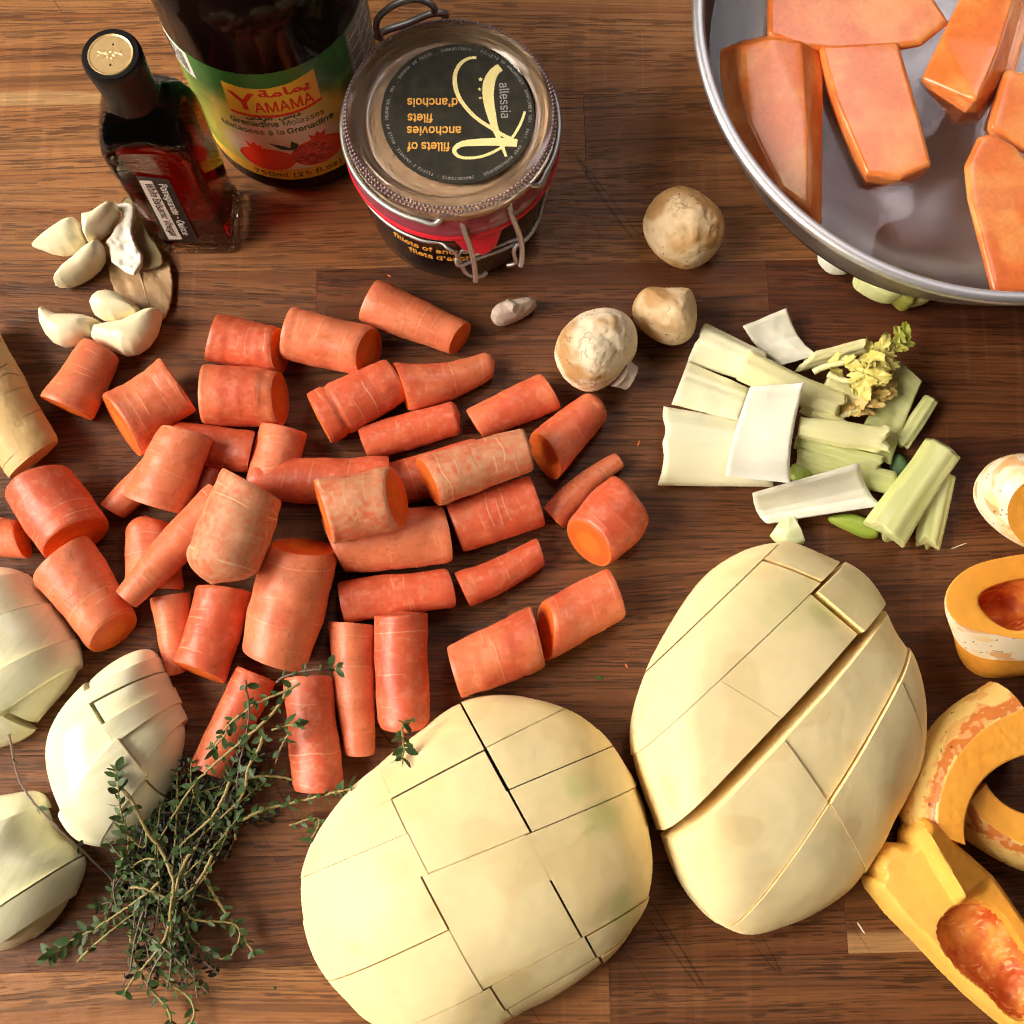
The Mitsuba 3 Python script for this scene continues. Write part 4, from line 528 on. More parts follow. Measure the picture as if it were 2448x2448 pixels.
mat('m_stem_grey', (0.17, 0.115, 0.085), 0.55)
# metal, glass, print
def brushed(p, n, uv): return 0.12 * noise(dr.sqrt(dr.square(p.x - BOWL[0]) + dr.square(p.y - BOWL[1])) * 1500, 0.0) + 7.0 * fbm(p.x * 26, p.y * 26, 3, 2)
BOWL = (0.2095, 0.3255)
scene['m_steel'] = {'type': 'twosided', 'bsdf': {'type': 'bumpmap', 'arbitrary': mikit.proc(brushed, 2e-4), 'scale': 0.0003, 'bsdf': {'type': 'roughconductor', 'material': 'none', 'specular_reflectance': rgb(0.50, 0.455, 0.45), 'distribution': 'ggx', 'alpha': 0.13}}}
scene['m_steel_rim'] = {'type': 'twosided', 'bsdf': {'type': 'roughconductor', 'material': 'none', 'specular_reflectance': rgb(0.80, 0.80, 0.84), 'distribution': 'ggx', 'alpha': 0.2}}
scene['m_wire'] = {'type': 'twosided', 'bsdf': {'type': 'roughconductor', 'material': 'none', 'specular_reflectance': rgb(0.52, 0.52, 0.52), 'distribution': 'ggx', 'alpha': 0.25}}
scene['m_water'] = {'type': 'dielectric', 'int_ior': 1.33, 'ext_ior': 1.0}
scene['m_glass'] = {'type': 'dielectric', 'int_ior': 1.5, 'ext_ior': 1.0, 'specular_transmittance': rgb(0.97, 0.94, 0.95)}
scene['m_lid_clear'] = {'type': 'dielectric', 'int_ior': 1.5, 'ext_ior': 1.0, 'specular_transmittance': rgb(0.96, 0.92, 0.92)}
scene['m_vinegar'] = {'type': 'dielectric', 'int_ior': 1.42, 'ext_ior': 1.0}
scene['vinegar_medium'] = {'type': 'homogeneous', 'albedo': rgb(0.0, 0.0, 0.0), 'sigma_t': rgb(0.055, 0.48, 1.0), 'scale': 250.0}
mat('m_dark_bottle', (0.006, 0.0025, 0.002), 0.12, specular=0.13)
mat('m_jar_dark', (0.006, 0.0045, 0.004), 0.12, clearcoat=1.0, clearcoat_gloss=0.95)
mat('m_black_plastic', (0.005, 0.005, 0.006), 0.42, specular=0.35)
mat('m_gold', (0.78, 0.54, 0.26), 0.38, metallic=0.55)
mat('m_gold_print', (0.82, 0.68, 0.30), 0.4)
mat('m_orange_print', (0.70, 0.34, 0.06), 0.5)
mat('m_grey_print', (0.34, 0.32, 0.31), 0.5)
mat('m_white_print', (0.78, 0.74, 0.70), 0.5)
mat('m_black_print', (0.012, 0.011, 0.011), 0.45)
mat('m_red_print', (0.62, 0.03, 0.02), 0.45)
mat('m_green_print', (0.010, 0.06, 0.016), 0.45)
mat('m_yellow_print', (0.76, 0.47, 0.04), 0.4)
mat('m_lid_label', mikit.proc(lambda p, n, uv: mix(C3(0.016, 0.015, 0.011), C3(0.040, 0.034, 0.022), fbm(p.x * 260, p.y * 260, 1, 3))), 0.5, specular=0.2)
mat('m_lid_inside', mikit.proc(lambda p, n, uv: mix(C3(0.60, 0.43, 0.25), C3(0.82, 0.67, 0.43), fbm(p.x * 140, p.y * 60, 1, 3))), 0.35)
mat('m_bead', (0.26, 0.18, 0.19), 0.3, metallic=0.5)
mat('m_shred', (0.62, 0.14, 0.03), 0.5)
mat('m_rubber', (0.62, 0.018, 0.035), 0.35)
mat('m_lid_glass_red', (0.22, 0.035, 0.06), 0.12, clearcoat=1.0)
def label_fn(p, n, uv):
    x, y = uv.x, uv.y
    w = fbm(x * 90, y * 90, 4, 3)
    r = dr.sqrt(dr.square(x / 0.034) + dr.square((y - 0.044) / 0.036)) + 0.25 * (w - 0.5)
    c = mix(C3(0.76, 0.70, 0.58), C3(0.50, 0.48, 0.06), smoothstep(0.55, 1.0, r))
    c = mix(c, C3(0.14, 0.26, 0.03), smoothstep(1.0, 1.45, r))
    c = mix(c, C3(0.02, 0.16, 0.03), smoothstep(0.070, 0.092, y + 0.01 * (w - 0.5)))
    c = mix(c, C3(0.76, 0.47, 0.04), smoothstep(0.0265, 0.0252, y))
    return c
mat('m_label', mikit.proc(label_fn), 0.3)
mat('m_pomegranate', mikit.proc(lambda p, n, uv: mix(C3(0.62, 0.03, 0.02), C3(0.74, 0.12, 0.04), fbm(p.x * 120, p.y * 120, p.z * 120, 2))), 0.4)
mat('m_pomegranate_seeds', mikit.proc(lambda p, n, uv: mix(C3(0.30, 0.015, 0.02), C3(0.66, 0.10, 0.08), smoothstep(0.35, 0.65, noise(p.x * 900, p.y * 900, p.z * 900)))), 0.4)

# ------------------------------------------------------------------ worktop: oak staves
ROT = math.radians(1.25); ROW = 0.0461
top = thing('worktop', 'dark oiled butcher block worktop made of oak staves', 'worktop', kind='structure')
def stave(x0, x1, k, tone, sid):
    g = 0.00003; y1 = 0.2965 - ROW * k - g; y0 = y1 - ROW + 2 * g; x0 += g; x1 -= g; c = 0.00012
    n = 2
    out = [(x0, y0), (x1, y0), (x1, y1), (x0, y1)]; inn = [(x0 + c, y0 + c), (x1 - c, y0 + c), (x1 - c, y1 - c), (x0 + c, y1 - c)]
    v = [(*q, -0.03) for q in out] + [(*q, -c) for q in out] + [(*q, 0.0) for q in inn]
    f = []
    for a in (0, 4):
        for j in range(4): f += [[a + j, a + (j + 1) % 4, a + 4 + (j + 1) % 4], [a + j, a + 4 + (j + 1) % 4, a + 4 + j]]
    f += [[8, 9, 10], [8, 10, 11], [0, 2, 1], [0, 3, 2]]
    v = np.array(v)
    # separate vertices so that each face is flat, with the plan position as texture coordinates
    F = np.array(f); V = v[F].reshape(-1, 3)
    uv = np.c_[V[:, 0] + 1.0 + 2.0 * sid, np.clip(V[:, 1] - y0, 0, 0.0459) + tone]
    R = np.array([[math.cos(ROT), -math.sin(ROT), 0], [math.sin(ROT), math.cos(ROT), 0], [0, 0, 1]])
    part(top, 'stave', tm(V @ R.T, np.arange(len(V)).reshape(-1, 3)), 'm_wood', smooth=False, uv=uv)
ROWS = [  # joints along the row, and how light each stave is (0 dark .. 9 light)
    (-4, [-0.5, -0.12, 0.22, 0.6], [8, 6, 7]), (-3, [-0.5, -0.05, 0.3, 0.6], [9, 8, 5]), (-2, [-0.5, -0.16, 0.15, 0.6], [19, 9, 6]), (-1, [-0.5, 0.0436, 0.32, 0.6], [9, 6, 5]),
    (0, [-0.5, 0.0, 0.26, 0.6], [7, 6, 4]), (1, [-0.5, -0.09, 0.13, 0.6], [4, 2, 1]), (2, [-0.5, -0.02, 0.098, 0.6], [3, 3, 2]), (3, [-0.5, -0.15, 0.2, 0.6], [3, 3, 1]),
    (4, [-0.5, 0.0, 0.28, 0.6], [3, 4, 2]), (5, [-0.5, -0.1, 0.12, 0.6], [5, 3, 2]), (6, [-0.5, 0.05, 0.3, 0.6], [4, 3, 2]), (7, [-0.5, -0.16, 0.144, 0.6], [4, 3, 14]),
    (8, [-0.5, 0.04, 0.35, 0.6], [9, 4, 3]), (9, [-0.5, -0.1, 0.2, 0.6], [6, 5, 5]), (10, [-0.5, 0.1, 0.6], [6, 5])]
sid = 0
for k, xs, tones in ROWS:
    for a, b, t in zip(xs[:-1], xs[1:], tones):
        sid += 1; stave(a, b, k, t, sid)

# ------------------------------------------------------------------ bowl of water with sweet potatoes
bx, by = BOWL
bowl = thing('mixing_bowl', 'large stainless steel bowl of water holding peeled sweet potato pieces', 'bowl')
inner = [(0.0005, 0.0035), (0.05, 0.0035), (0.075, 0.0055), (0.091, 0.012), (0.1028, 0.025), (0.1128, 0.045), (0.1228, 0.068), (0.1258, 0.086), (0.1262, 0.0888)]
outer = [(0.1315, 0.0872), (0.1312, 0.0855), (0.1285, 0.0848), (0.1270, 0.084), (0.1240, 0.068), (0.1140, 0.045), (0.1040, 0.024), (0.092, 0.0105), (0.076, 0.004), (0.06, 0.001), (0.0005, 0.001)]
part(bowl, 'inner_shell', lathe_open(inner, 160, BOWL), 'm_steel', smooth=True)
part(bowl, 'outer_shell', lathe_open(outer[3:], 160, BOWL), 'm_steel', smooth=True)
part(bowl, 'rim', lathe_open([(0.1262, 0.0888), (0.1266, 0.0895), (0.1274, 0.0900), (0.1290, 0.0901), (0.1304, 0.0898), (0.1312, 0.0890), (0.1316, 0.0879), (0.1312, 0.0862), (0.1298, 0.0850), (0.1270, 0.084)], 200, BOWL), 'm_steel_rim', smooth=True)
def water_mesh(z, R):
    rr = np.linspace(0.0, 1, 60)[1:]; a = np.linspace(0, 2 * np.pi, 140, endpoint=False)
    xy = np.vstack([[[0, 0]]] + [np.c_[r * R * np.cos(a), r * R * np.sin(a)] for r in rr])
    zz = z + 0.00022 * (meshkit.fbm(np.c_[xy * 38, np.zeros(len(xy))], 2, 4) - 0.5) * 2
    n = len(a); f = [[0, 1 + j, 1 + (j + 1) % n] for j in range(n)]
    for i in range(len(rr) - 1):
        for j in range(n):
            p, q = 1 + i * n + j, 1 + i * n + (j + 1) % n; f += [[p, p + n, q + n], [p, q + n, q]]
    return tm(np.c_[xy + BOWL, zz], f)
solo('water', water_mesh(0.0605, 0.1200), 'm_water', 'clear still water filling the steel bowl', 'water', smooth=True)
for s in SWEETS:
    P = np.array(s['p'], float); k = 0.0022
    d_ = P[:, :2] - BOWL; r_ = np.linalg.norm(d_, axis=1, keepdims=True); P[:, :2] = BOWL + d_ * np.minimum(1, (0.1165 - 0.25 * (0.064 - P[:, 2:]).clip(0, 1)) / r_)
    sp = m3.Manifold.sphere(k, 12)
    hull = m3.Manifold.batch_hull([sp.translate([float(x) for x in q]) for q in P])
    solo('sweet_potato_piece', unman(hull.refine_to_length(0.004)), 'm_sweet', s['label'], 'sweet potato', smooth=24, group='sweet potato pieces in the bowl')

# ------------------------------------------------------------------ anchovy jar
JX, JY = -0.0267, 0.2835
jar = thing('clip_top_jar', 'squat dark glass jar with a clip-top lid, red rubber ring and wire clasp', 'jar')
part(jar, 'body', lathe([(0, 0.0), (0.034, 0.0), (0.0395, 0.002), (0.0422, 0.007), (0.0438, 0.018), (0.0445, 0.034), (0.0442, 0.046), (0.0425, 0.052), (0.0415, 0.056), (0, 0.056)], 128, (JX, JY)), 'm_jar_dark', smooth=30)
part(jar, 'neck_band', lathe_open([(0.0420, 0.0525), (0.0450, 0.0532), (0.0468, 0.0552), (0.0465, 0.0578), (0.0440, 0.0590)], 128, (JX, JY)), 'm_jar_dark', smooth=True)
rub = part(jar, 'rubber_seal', lathe([(0.036, 0.0592), (0.0476, 0.0592), (0.0484, 0.0602), (0.0484, 0.0622), (0.0476, 0.0632), (0.036, 0.0632)], 128, (JX, JY)), 'm_rubber', smooth=30)
tp = []
for (xa, ya, za), (xb, yb, zb) in zip(TAB_L, TAB_R):
    for s in np.linspace(0, 1, 9):
        tp.append([xa + (xb - xa) * s, ya + (yb - ya) * s, za + (zb - za) * s])
tp = np.array(tp); nn_ = len(tp); gf = grid_faces(7, 9, False)
edge = [i for i in range(9)] + [9 * r + 8 for r in range(1, 7)] + [54 + i for i in range(7, -1, -1)] + [9 * r for r in range(5, 0, -1)]
ef = []
for a, b in zip(edge, edge[1:] + edge[:1]): ef += [[a, b + nn_, b], [a, a + nn_, b + nn_]]
part(jar, 'rubber_tab', tm(np.vstack([tp + [0, 0, 0.0010], tp - [0, 0, 0.0010]]), gf + [[a + nn_, c + nn_, b + nn_] for a, b, c in gf] + ef), 'm_rubber', smooth=50)
lid = part(jar, 'lid', lathe_open([(0.0478, 0.0634), (0.0482, 0.0650), (0.0476, 0.0668), (0.0468, 0.0676), (0.0464, 0.0720), (0.0462, 0.0748)], 160, (JX, JY)), 'm_lid_glass_red', smooth=True)
part(jar, 'lid_glass', lathe([(0, 0.0765), (0.0400, 0.0755), (0.0445, 0.0735), (0.0462, 0.0748), (0.0461, 0.0790), (0.0452, 0.0822), (0.0440, 0.0846), (0.0424, 0.0858), (0.0408, 0.0856), (0.0398, 0.0844), (0.0392, 0.0828), (0.0372, 0.0806), (0.0350, 0.0800), (0, 0.0800)], 160, (JX, JY)), 'm_lid_clear', smooth=40)
part(jar, 'lid_lining', lathe_open([(0.0002, 0.0757), (0.0395, 0.0747), (0.0440, 0.0727), (0.0456, 0.0738), (0.0455, 0.078)], 128, (JX, JY)), 'm_lid_inside', smooth=True)
bead = trimesh.creation.icosphere(subdivisions=1, radius=0.00075)
ring = []
for r, z, n in ((0.0446, 0.0842, 150), (0.0456, 0.0822, 150)):
    for i in range(n):
        a = 2 * np.pi * (i + 0.5 * (z < 0.083)) / n; b = bead.copy(); b.apply_translation([JX + r * np.cos(a), JY + r * np.sin(a), z]); ring.append(b)
part(jar, 'beaded_rim', cat_(ring), 'm_bead', smooth=True, kind='stuff')
LX, LY = LID_LABEL[0], LID_LABEL[1]; LZ = 0.0804
lab = part(jar, 'lid_label', lathe([(0, 0.0801), (0.0334, 0.0801), (0.0335, 0.0803), (0.0334, LZ), (0, LZ)], 128, (LX, LY)), 'm_lid_label', smooth=30, label='round black paper label on the lid with gold and orange lettering')
logo = [slab(stroke(s['p'], s['w']), 0.00018, 0.004) for s in LOGO]
star = Polygon([((0.0011 if i % 2 == 0 else 0.00055) * math.sin(i * math.pi / 5), (0.0011 if i % 2 == 0 else 0.00055) * math.cos(i * math.pi / 5)) for i in range(10)])
for i, (x, y) in enumerate(DOTS): logo.append(slab(affinity.translate(affinity.scale(star, [1, 0.8, 0.62][i], [1, 0.8, 0.62][i]), x, y), 0.00018, 0.004))
for i, m in enumerate(logo): m.apply_translation([0, 0, LZ + 0.00005 + 0.00001 * i])
part(lab, 'emblem', cat_(logo), 'm_gold_print', smooth=False)
xm = np.array([-1.0, 0.0, 0]); ym = np.array([0.0, -1.0, 0])       # the lid is turned half round
words = ['fillets of', 'anchovies', 'filets', "d'anchois"]; ws = []
for i, w in enumerate(words):
    x0, y0 = TXT['lines'][i]; x1 = TXT['left'][i][0]
    ws.append(flat_text(w, [x0, y0 + 0.0012, LZ + 0.00003], xm, ym, height=0.0040, width=abs(x0 - x1), bold=True, depth=0.00012))
part(lab, 'lettering', cat_(ws), 'm_orange_print', smooth=False)
(ax, ay), (bx_, by_), _ = ALLESSIA
part(lab, 'brand_lettering', flat_text('allessia', [ax, ay, LZ + 0.00003], [bx_ - ax, by_ - ay, 0], [1, 0, 0], width=math.hypot(bx_ - ax, by_ - ay), height=0.0042, depth=0.00012), 'm_grey_print', smooth=False)
ringtext = "INGREDIENTS : FILETS D'ANCHOIS, HUILE DE TOURNESOL, SEL . GARDER AU FROID . INGREDIENTS : FILLETS OF ANCHOVIES, SUNFLOWER OIL, SALT . KEEP REFRIGERATED . "
glyph, letters = {}, []
for i, ch in enumerate(ringtext):
    if ch == ' ': continue
    if ch not in glyph: glyph[ch] = meshkit.text_mesh(ch, 0.0013, 0.0001)
    a = math.radians(-78) - 2 * math.pi * i / len(ringtext); m = glyph[ch].copy(); v = m.vertices - [m.vertices[:, 0].mean(), 0, 0]
    er = np.array([math.cos(a), math.sin(a), 0]); et = np.array([math.sin(a), -math.cos(a), 0])
    m.vertices = np.array([LX, LY, LZ + 0.00003]) + er * (0.0304 + v[:, 1:2]) + et * v[:, :1] * 0.8 + np.array([0, 0, 1]) * v[:, 2:]
    letters.append(m)
part(lab, 'ring_lettering', cat_(letters), 'm_grey_print', smooth=False)
side1 = meshkit.text_mesh('fillets of anchovies', 0.0042, 0.00012, True); side2 = meshkit.text_mesh("filets d'anchois", 0.0042, 0.00012, True)
for m in (side1, side2): m.vertices[:, 0] *= 0.9
part(jar, 'side_lettering', cat_([wrapped(side1, JX, JY, 0.0446, -38, 0.0385), wrapped(side2, JX, JY, 0.0447, -28, 0.0315)]), 'm_orange_print', smooth=False)
def arc(r, z, a0, a1, n=14): return [[JX + r * math.cos(math.radians(a)), JY + r * math.sin(math.radians(a)), z] for a in np.linspace(a0, a1, n)]
wr = 0.00125
part(jar, 'bail', loft(arc(0.0474, 0.0745, -215, -97, 18) + BAIL, wr, 12, sub=4), 'm_wire', smooth=40)
part(jar, 'bail', loft(arc(0.0474, 0.0745, 95, -38, 18) + BAIL2, wr, 12, sub=4), 'm_wire', smooth=40)
part(jar, 'neck_wire', loft(arc(0.0462, 0.0525, -250, -95, 20) + LOWWIRE, 0.0010, 10, sub=4), 'm_wire', smooth=40)
part(jar, 'neck_wire', loft(arc(0.0462, 0.0525, 70, -40, 14)[:-2] + LOWWIRE2, 0.0010, 10, sub=4), 'm_wire', smooth=40)
part(jar, 'clasp_bar', loft(BAR1, 0.0010, 10, sub=5), 'm_wire', smooth=40)
part(jar, 'clasp_bar', loft(BAR2, 0.0009, 10, sub=5), 'm_wire', smooth=40)
part(jar, 'hinge_loop', loft(HINGE, 0.0015, 12, sub=5), 'm_wire', smooth=40)
part(jar, 'hinge_loop', loft(HINGE2, 0.0016, 12, sub=5), 'm_wire', smooth=40)

# ------------------------------------------------------------------ molasses bottle
MX, MY, MR = -0.1071, 0.3321, 0.0440
mol = thing('molasses_bottle', 'tall round dark bottle with a green and yellow fruit label, behind the small square bottle', 'bottle')
part(mol, 'glass', lathe([(0, 0.0), (0.037, 0.0), (0.042, 0.002), (0.0440, 0.007), (0.0440, 0.130), (0.0432, 0.138), (0.041, 0.146), (0.0355, 0.157), (0.028, 0.166), (0.0195, 0.177), (0.0155, 0.188), (0.0145, 0.20), (0.0142, 0.235), (0, 0.235)], 128, (MX, MY)), 'm_dark_bottle', smooth=35)
part(mol, 'cap', lathe([(0, 0.2352), (0.0162, 0.2352), (0.0165, 0.237), (0.0165, 0.252), (0.0155, 0.2535), (0, 0.2535)], 64, (MX, MY)), 'm_black_plastic', smooth=35)
AZ, SL = 5.0, 0.03
def label_sheet(x0, x1, z0, z1, lift, bsdf, name, parent, kx=90, kz=40):
    X, Z = np.meshgrid(np.linspace(x0, x1, kx), np.linspace(z0, z1, kz)); v = np.c_[X.ravel(), Z.ravel(), 0 * X.ravel()]
    m = wrapped(tm(v, grid_faces(kz, kx, False)), MX, MY, MR, AZ, 0.0, SL * 0, lift)
    return part(parent, name, m, bsdf, smooth=True, uv=v[:, :2])
lb = label_sheet(-0.116, 0.116, 0.0163, 0.1056, 0.00015, 'm_label', 'label', mol)
def on_label(m, x, y, lift): return wrapped(tm(m.vertices + [x, y, 0], m.faces), MX, MY, MR, AZ, 0.0, SL, lift)
box_ = slab(Polygon([(-0.0195, 0.0975), (-0.010, 0.0952), (0.0, 0.0948), (0.010, 0.0958), (0.0212, 0.0985), (0.0212, 0.0765), (0.010, 0.0745), (0.0, 0.0738), (-0.010, 0.0740), (-0.0205, 0.0752)]), 0.00008)
part(lb, 'logo_panel', on_label(box_, 0, 0, 0.0002), 'm_yellow_print', smooth=False)
und = slab(stroke([(-0.0203, 0.0748), (-0.010, 0.0736), (0, 0.0735), (0.010, 0.0742), (0.0214, 0.0764)], [0.0009] * 5), 0.00008)
ym_ = meshkit.text_mesh('AMAMA', 0.0076, 0.00008, True); ym_.vertices[:, 0] *= 0.026 / ym_.vertices[:, 0].max() * 1.02
yy = meshkit.text_mesh('Y', 0.0128, 0.00008, True)
def arabic(text, height, width):
    from PIL import Image, ImageDraw, ImageFont
    font = ImageFont.truetype(glob.glob('/opt/blender-*/*/datafiles/fonts/NotoSansArabic*')[0], 96)
    x0, y0, x1, y1 = font.getbbox(text, anchor='ls', stroke_width=3)
    im = Image.new('L', (int(x1 - x0) + 8, int(y1 - y0) + 8)); ImageDraw.Draw(im).text((4 - x0, 4 - y0), text, 255, font, anchor='ls', stroke_width=3)
    on = np.pad(np.asarray(im) > 127, ((0, 0), (1, 1))).astype(np.int8)
    rows, st = np.nonzero(np.diff(on, axis=1) == 1); en = np.nonzero(np.diff(on, axis=1) == -1)[1]
    g = union_all(sh_box(st, -rows - 1, en, -rows)).buffer(0.6).buffer(-0.6).simplify(0.7)
    a, b, c, d = g.bounds
    return slab(affinity.scale(affinity.translate(g, -a, -b), width / (c - a), height / (d - b), origin=(0, 0)), 0.00008, 0.004)
part(lb, 'logo_lettering', cat_([on_label(und, 0, 0, 0.00032), on_label(yy, -0.0185, 0.0785, 0.00032), on_label(ym_, -0.0085, 0.0770, 0.00032), on_label(arabic('\ufe94\ufee3\ufe8e\ufee4\ufef3', 0.0075, 0.0225), -0.0048, 0.0868, 0.00032)]), 'm_red_print', smooth=False)
def fit(t, h, w, bold=False):
    m = meshkit.text_mesh(t, h, 0.00008, bold); m.vertices[:, 0] *= w / m.vertices[:, 0].max(); return m
part(lb, 'lettering', cat_([on_label(arabic('\ufee5\ufe8e\ufee3\ufeae\ufedf\ufe8d  \ufeb2\ufe91\ufea9', 0.0045, 0.0245), -0.0140, 0.0693, 0.0002), on_label(fit('Grenadine', 0.0043, 0.0225, True), -0.0228, 0.0645, 0.0002), on_label(fit('Molasses', 0.0043, 0.0195), 0.0012, 0.0645, 0.0002),
      on_label(fit('Melasses \u00e0 la', 0.0042, 0.0300), -0.0290, 0.0578, 0.0002), on_label(fit('Grenadine', 0.0042, 0.0225, True), 0.0020, 0.0578, 0.0002)]), 'm_green_print', smooth=False)
part(lb, 'volume_lettering', on_label(fit('750ml (25 fl.oz)', 0.0040, 0.044), -0.0215, 0.0188, 0.0002), 'm_black_print', smooth=False)
ell = lambda cx, cy, a, b: affinity.translate(affinity.scale(Point(0, 0).buffer(1, 24), a, b), cx, cy)
crown = lambda cx, cy, s: Polygon([(cx - s, cy), (cx - 1.3 * s, cy + 1.6 * s), (cx - 0.5 * s, cy + 0.9 * s), (cx, cy + 1.9 * s), (cx + 0.5 * s, cy + 0.9 * s), (cx + 1.3 * s, cy + 1.5 * s), (cx + s, cy)])
part(lb, 'pomegranate_picture', on_label(slab(union_all([ell(-0.0115, 0.0350, 0.0135, 0.0100), crown(-0.0155, 0.0440, 0.0030), ell(0.0135, 0.0375, 0.0130, 0.0112), crown(0.0150, 0.0478, 0.0032)])), 0, 0, 0.0002), 'm_pomegranate', smooth=False)
part(lb, 'seed_picture', on_label(slab(union_all([ell(0.0100, 0.0370, 0.0092, 0.0092)])), 0, 0, 0.00032), 'm_pomegranate_seeds', smooth=False)
part(lb, 'leaf_picture', on_label(slab(union_all([Polygon([(-0.008, 0.0505), (-0.001, 0.0475), (0.003, 0.0435), (-0.003, 0.0450)]), Polygon([(0.001, 0.0445), (0.0025, 0.0515), (0.0055, 0.0475), (0.0035, 0.044)])])), 0, 0, 0.0003), 'm_green_print', smooth=False)
bars = [sh_box(0, 0, 0.026, 0.019)]
part(lb, 'barcode_panel', on_label(slab(bars[0], 0.00006), -0.061, 0.0865, 0.0002), 'm_white_print', smooth=False)
rb_ = np.random.default_rng(5); xs_ = 0.0012; bl = []
while xs_ < 0.0240:
    w = rb_.choice([0.0003, 0.0005, 0.0008]); bl.append(sh_box(xs_, 0.002, xs_ + w, 0.017)); xs_ += w + rb_.choice([0.0003, 0.0005, 0.0007])
part(lb, 'barcode', on_label(slab(union_all(bl), 0.00006, 0.01), -0.061, 0.0865, 0.0003), 'm_black_print', smooth=False)
part(lb, 'facts_panel', on_label(slab(sh_box(0, 0, 0.024, 0.050), 0.00006), 0.040, 0.053, 0.0002), 'm_grey_print', smooth=False)
part(lb, 'facts_lines', on_label(slab(union_all([sh_box(0.001, 0.003 + 0.0028 * i, 0.018 + 0.004 * ((i * 7) % 3) / 2, 0.0041 + 0.0028 * i) for i in range(16)]), 0.00006, 0.01), 0.040, 0.053, 0.0003), 'm_white_print', smooth=False)

# ------------------------------------------------------------------ vinegar bottle
VX, VYF = -0.1530, 0.2560
VD = 0.0350
vin = thing('vinegar_bottle', 'small square bottle of red-brown vinegar with a black cap and gold top', 'bottle')
def squircle(hx, hy, rnd, n=72):
    a = np.linspace(0, 2 * np.pi, n, endpoint=False); e = rnd; c, s = np.cos(a), np.sin(a)
    return np.c_[hx * np.sign(c) * np.abs(c) ** e, hy * np.sign(s) * np.abs(s) ** e]
def square_loft(secs, cy, inner_=False):
    n = 72; v = np.vstack([np.c_[squircle(h, min(h, 0.0172) * VD / 0.0352 - (0.0008 if inner_ else 0), e) + [VX, cy], np.full(n, z)] for z, h, e in secs])
    f = grid_faces(len(secs), n, True); m = len(v); v = np.vstack([v, [VX, cy, secs[0][0]], [VX, cy, secs[-1][0]]])
    f += [[m, (j + 1) % n, j] for j in range(n)] + [[m + 1, m - n + j, m - n + (j + 1) % n] for j in range(n)]
    return tm(v, f)
CY = VYF + VD / 2
part(vin, 'glass_foot', square_loft([(0.0, 0.0168, 0.34), (0.0012, 0.0180, 0.26), (0.004, 0.0185, 0.22), (0.0062, 0.0182, 0.22), (0.0085, 0.0172, 0.24), (0.0098, 0.0168, 0.24)], CY), 'm_glass', smooth=35)
k = part(vin, 'body', square_loft([(0.0100, 0.0160, 0.26), (0.0112, 0.0167, 0.22), (0.05, 0.0182, 0.20), (0.082, 0.0195, 0.22), (0.091, 0.0196, 0.28), (0.0965, 0.0190, 0.38), (0.1015, 0.0175, 0.52), (0.1058, 0.0153, 0.68), (0.1098, 0.0126, 0.86), (0.1135, 0.0103, 1.0), (0.118, 0.0094, 1.0)], CY), 'm_vinegar', smooth=35, label='deep red-amber body of the bottle')
scene[k]['interior'] = {'type': 'ref', 'id': 'vinegar_medium'}
part(vin, 'cap', lathe([(0, 0.1165), (0.0106, 0.1138), (0.0106, 0.118), (0.0106, 0.124), (0.0112, 0.132), (0.0117, 0.1385), (0.0115, 0.1410), (0.0107, 0.1422), (0.0092, 0.1422), (0.0090, 0.1415), (0, 0.1415)], 72, (VX, CY)), 'm_black_plastic', smooth=35)
cm = part(vin, 'cap_disc', lathe([(0, 0.1416), (0.0088, 0.1416), (0.0089, 0.1419), (0.0086, 0.1423), (0.0081, 0.1421), (0.0079, 0.14195), (0, 0.14195)], 72, (VX, CY)), 'm_gold', smooth=35)
sp_ = []
def twig_leaf(x, y, a, L, w):
    m = pillow([(L / 2 * math.cos(t), w / 2 * math.sin(t)) for t in np.linspace(0, 2 * np.pi, 14, endpoint=False)], 0.00022, 0, 0.0, spacing=0.0003)
    m.apply_transform(trimesh.transformations.rotation_matrix(a, [0, 0, 1])); m.apply_translation([VX + x, CY + y, 0.14197]); return m
for x, y, a, L, w in [(-0.0042, 0.0009, 2.6, 0.0026, 0.0007), (-0.0040, -0.0004, 3.4, 0.003, 0.0007), (-0.0028, -0.0013, 3.8, 0.003, 0.0007), (-0.0012, 0.0012, 0.6, 0.0022, 0.0008), (0.0003, 0.0014, 0.3, 0.0022, 0.0012), (0.0014, -0.0002, -0.5, 0.0020, 0.0013), (0.0026, 0.0008, 0.1, 0.0024, 0.0014), (0.0040, 0.0002, -0.4, 0.0026, 0.0010), (-0.0008, -0.0008, 0.9, 0.0018, 0.0010), (0.0008, -0.0016, 0.2, 0.0016, 0.0010), (0.0036, 0.0014, 0.5, 0.0018, 0.0008), (-0.0020, 0.0002, 2.9, 0.003, 0.0006)]:
    sp_.append(twig_leaf(x, y, a, L, w))
part(cm, 'olive_twig_relief', cat_(sp_), 'm_gold', smooth=40)
dots_ = []
for x, y in ((0.0006, 0.0042), (0.0002, -0.0046)):
    c = trimesh.creation.cylinder(0.00042, 0.0002, sections=16); c.apply_translation([VX + x, CY + y, 0.14198]); dots_.append(c)
part(cm, 'vent_hole', cat_(dots_), 'm_black_print', smooth=30)
def quad_plate(q, y, t):
    q = np.array([[a, y, c] for a, _, c in q]); d = np.array([0, -t, 0])
    return tm(np.vstack([q + d, q]), [[0, 2, 1], [0, 3, 2], [4, 5, 6], [4, 6, 7], [0, 1, 5], [0, 5, 4], [1, 2, 6], [1, 6, 5], [2, 3, 7], [2, 7, 6], [3, 0, 4], [3, 4, 7]])
vl = part(vin, 'label', quad_plate(VLABEL, VYF - 0.00025, 0.00015), 'm_black_print', smooth=False, label='narrow black label with white lettering running down the front')
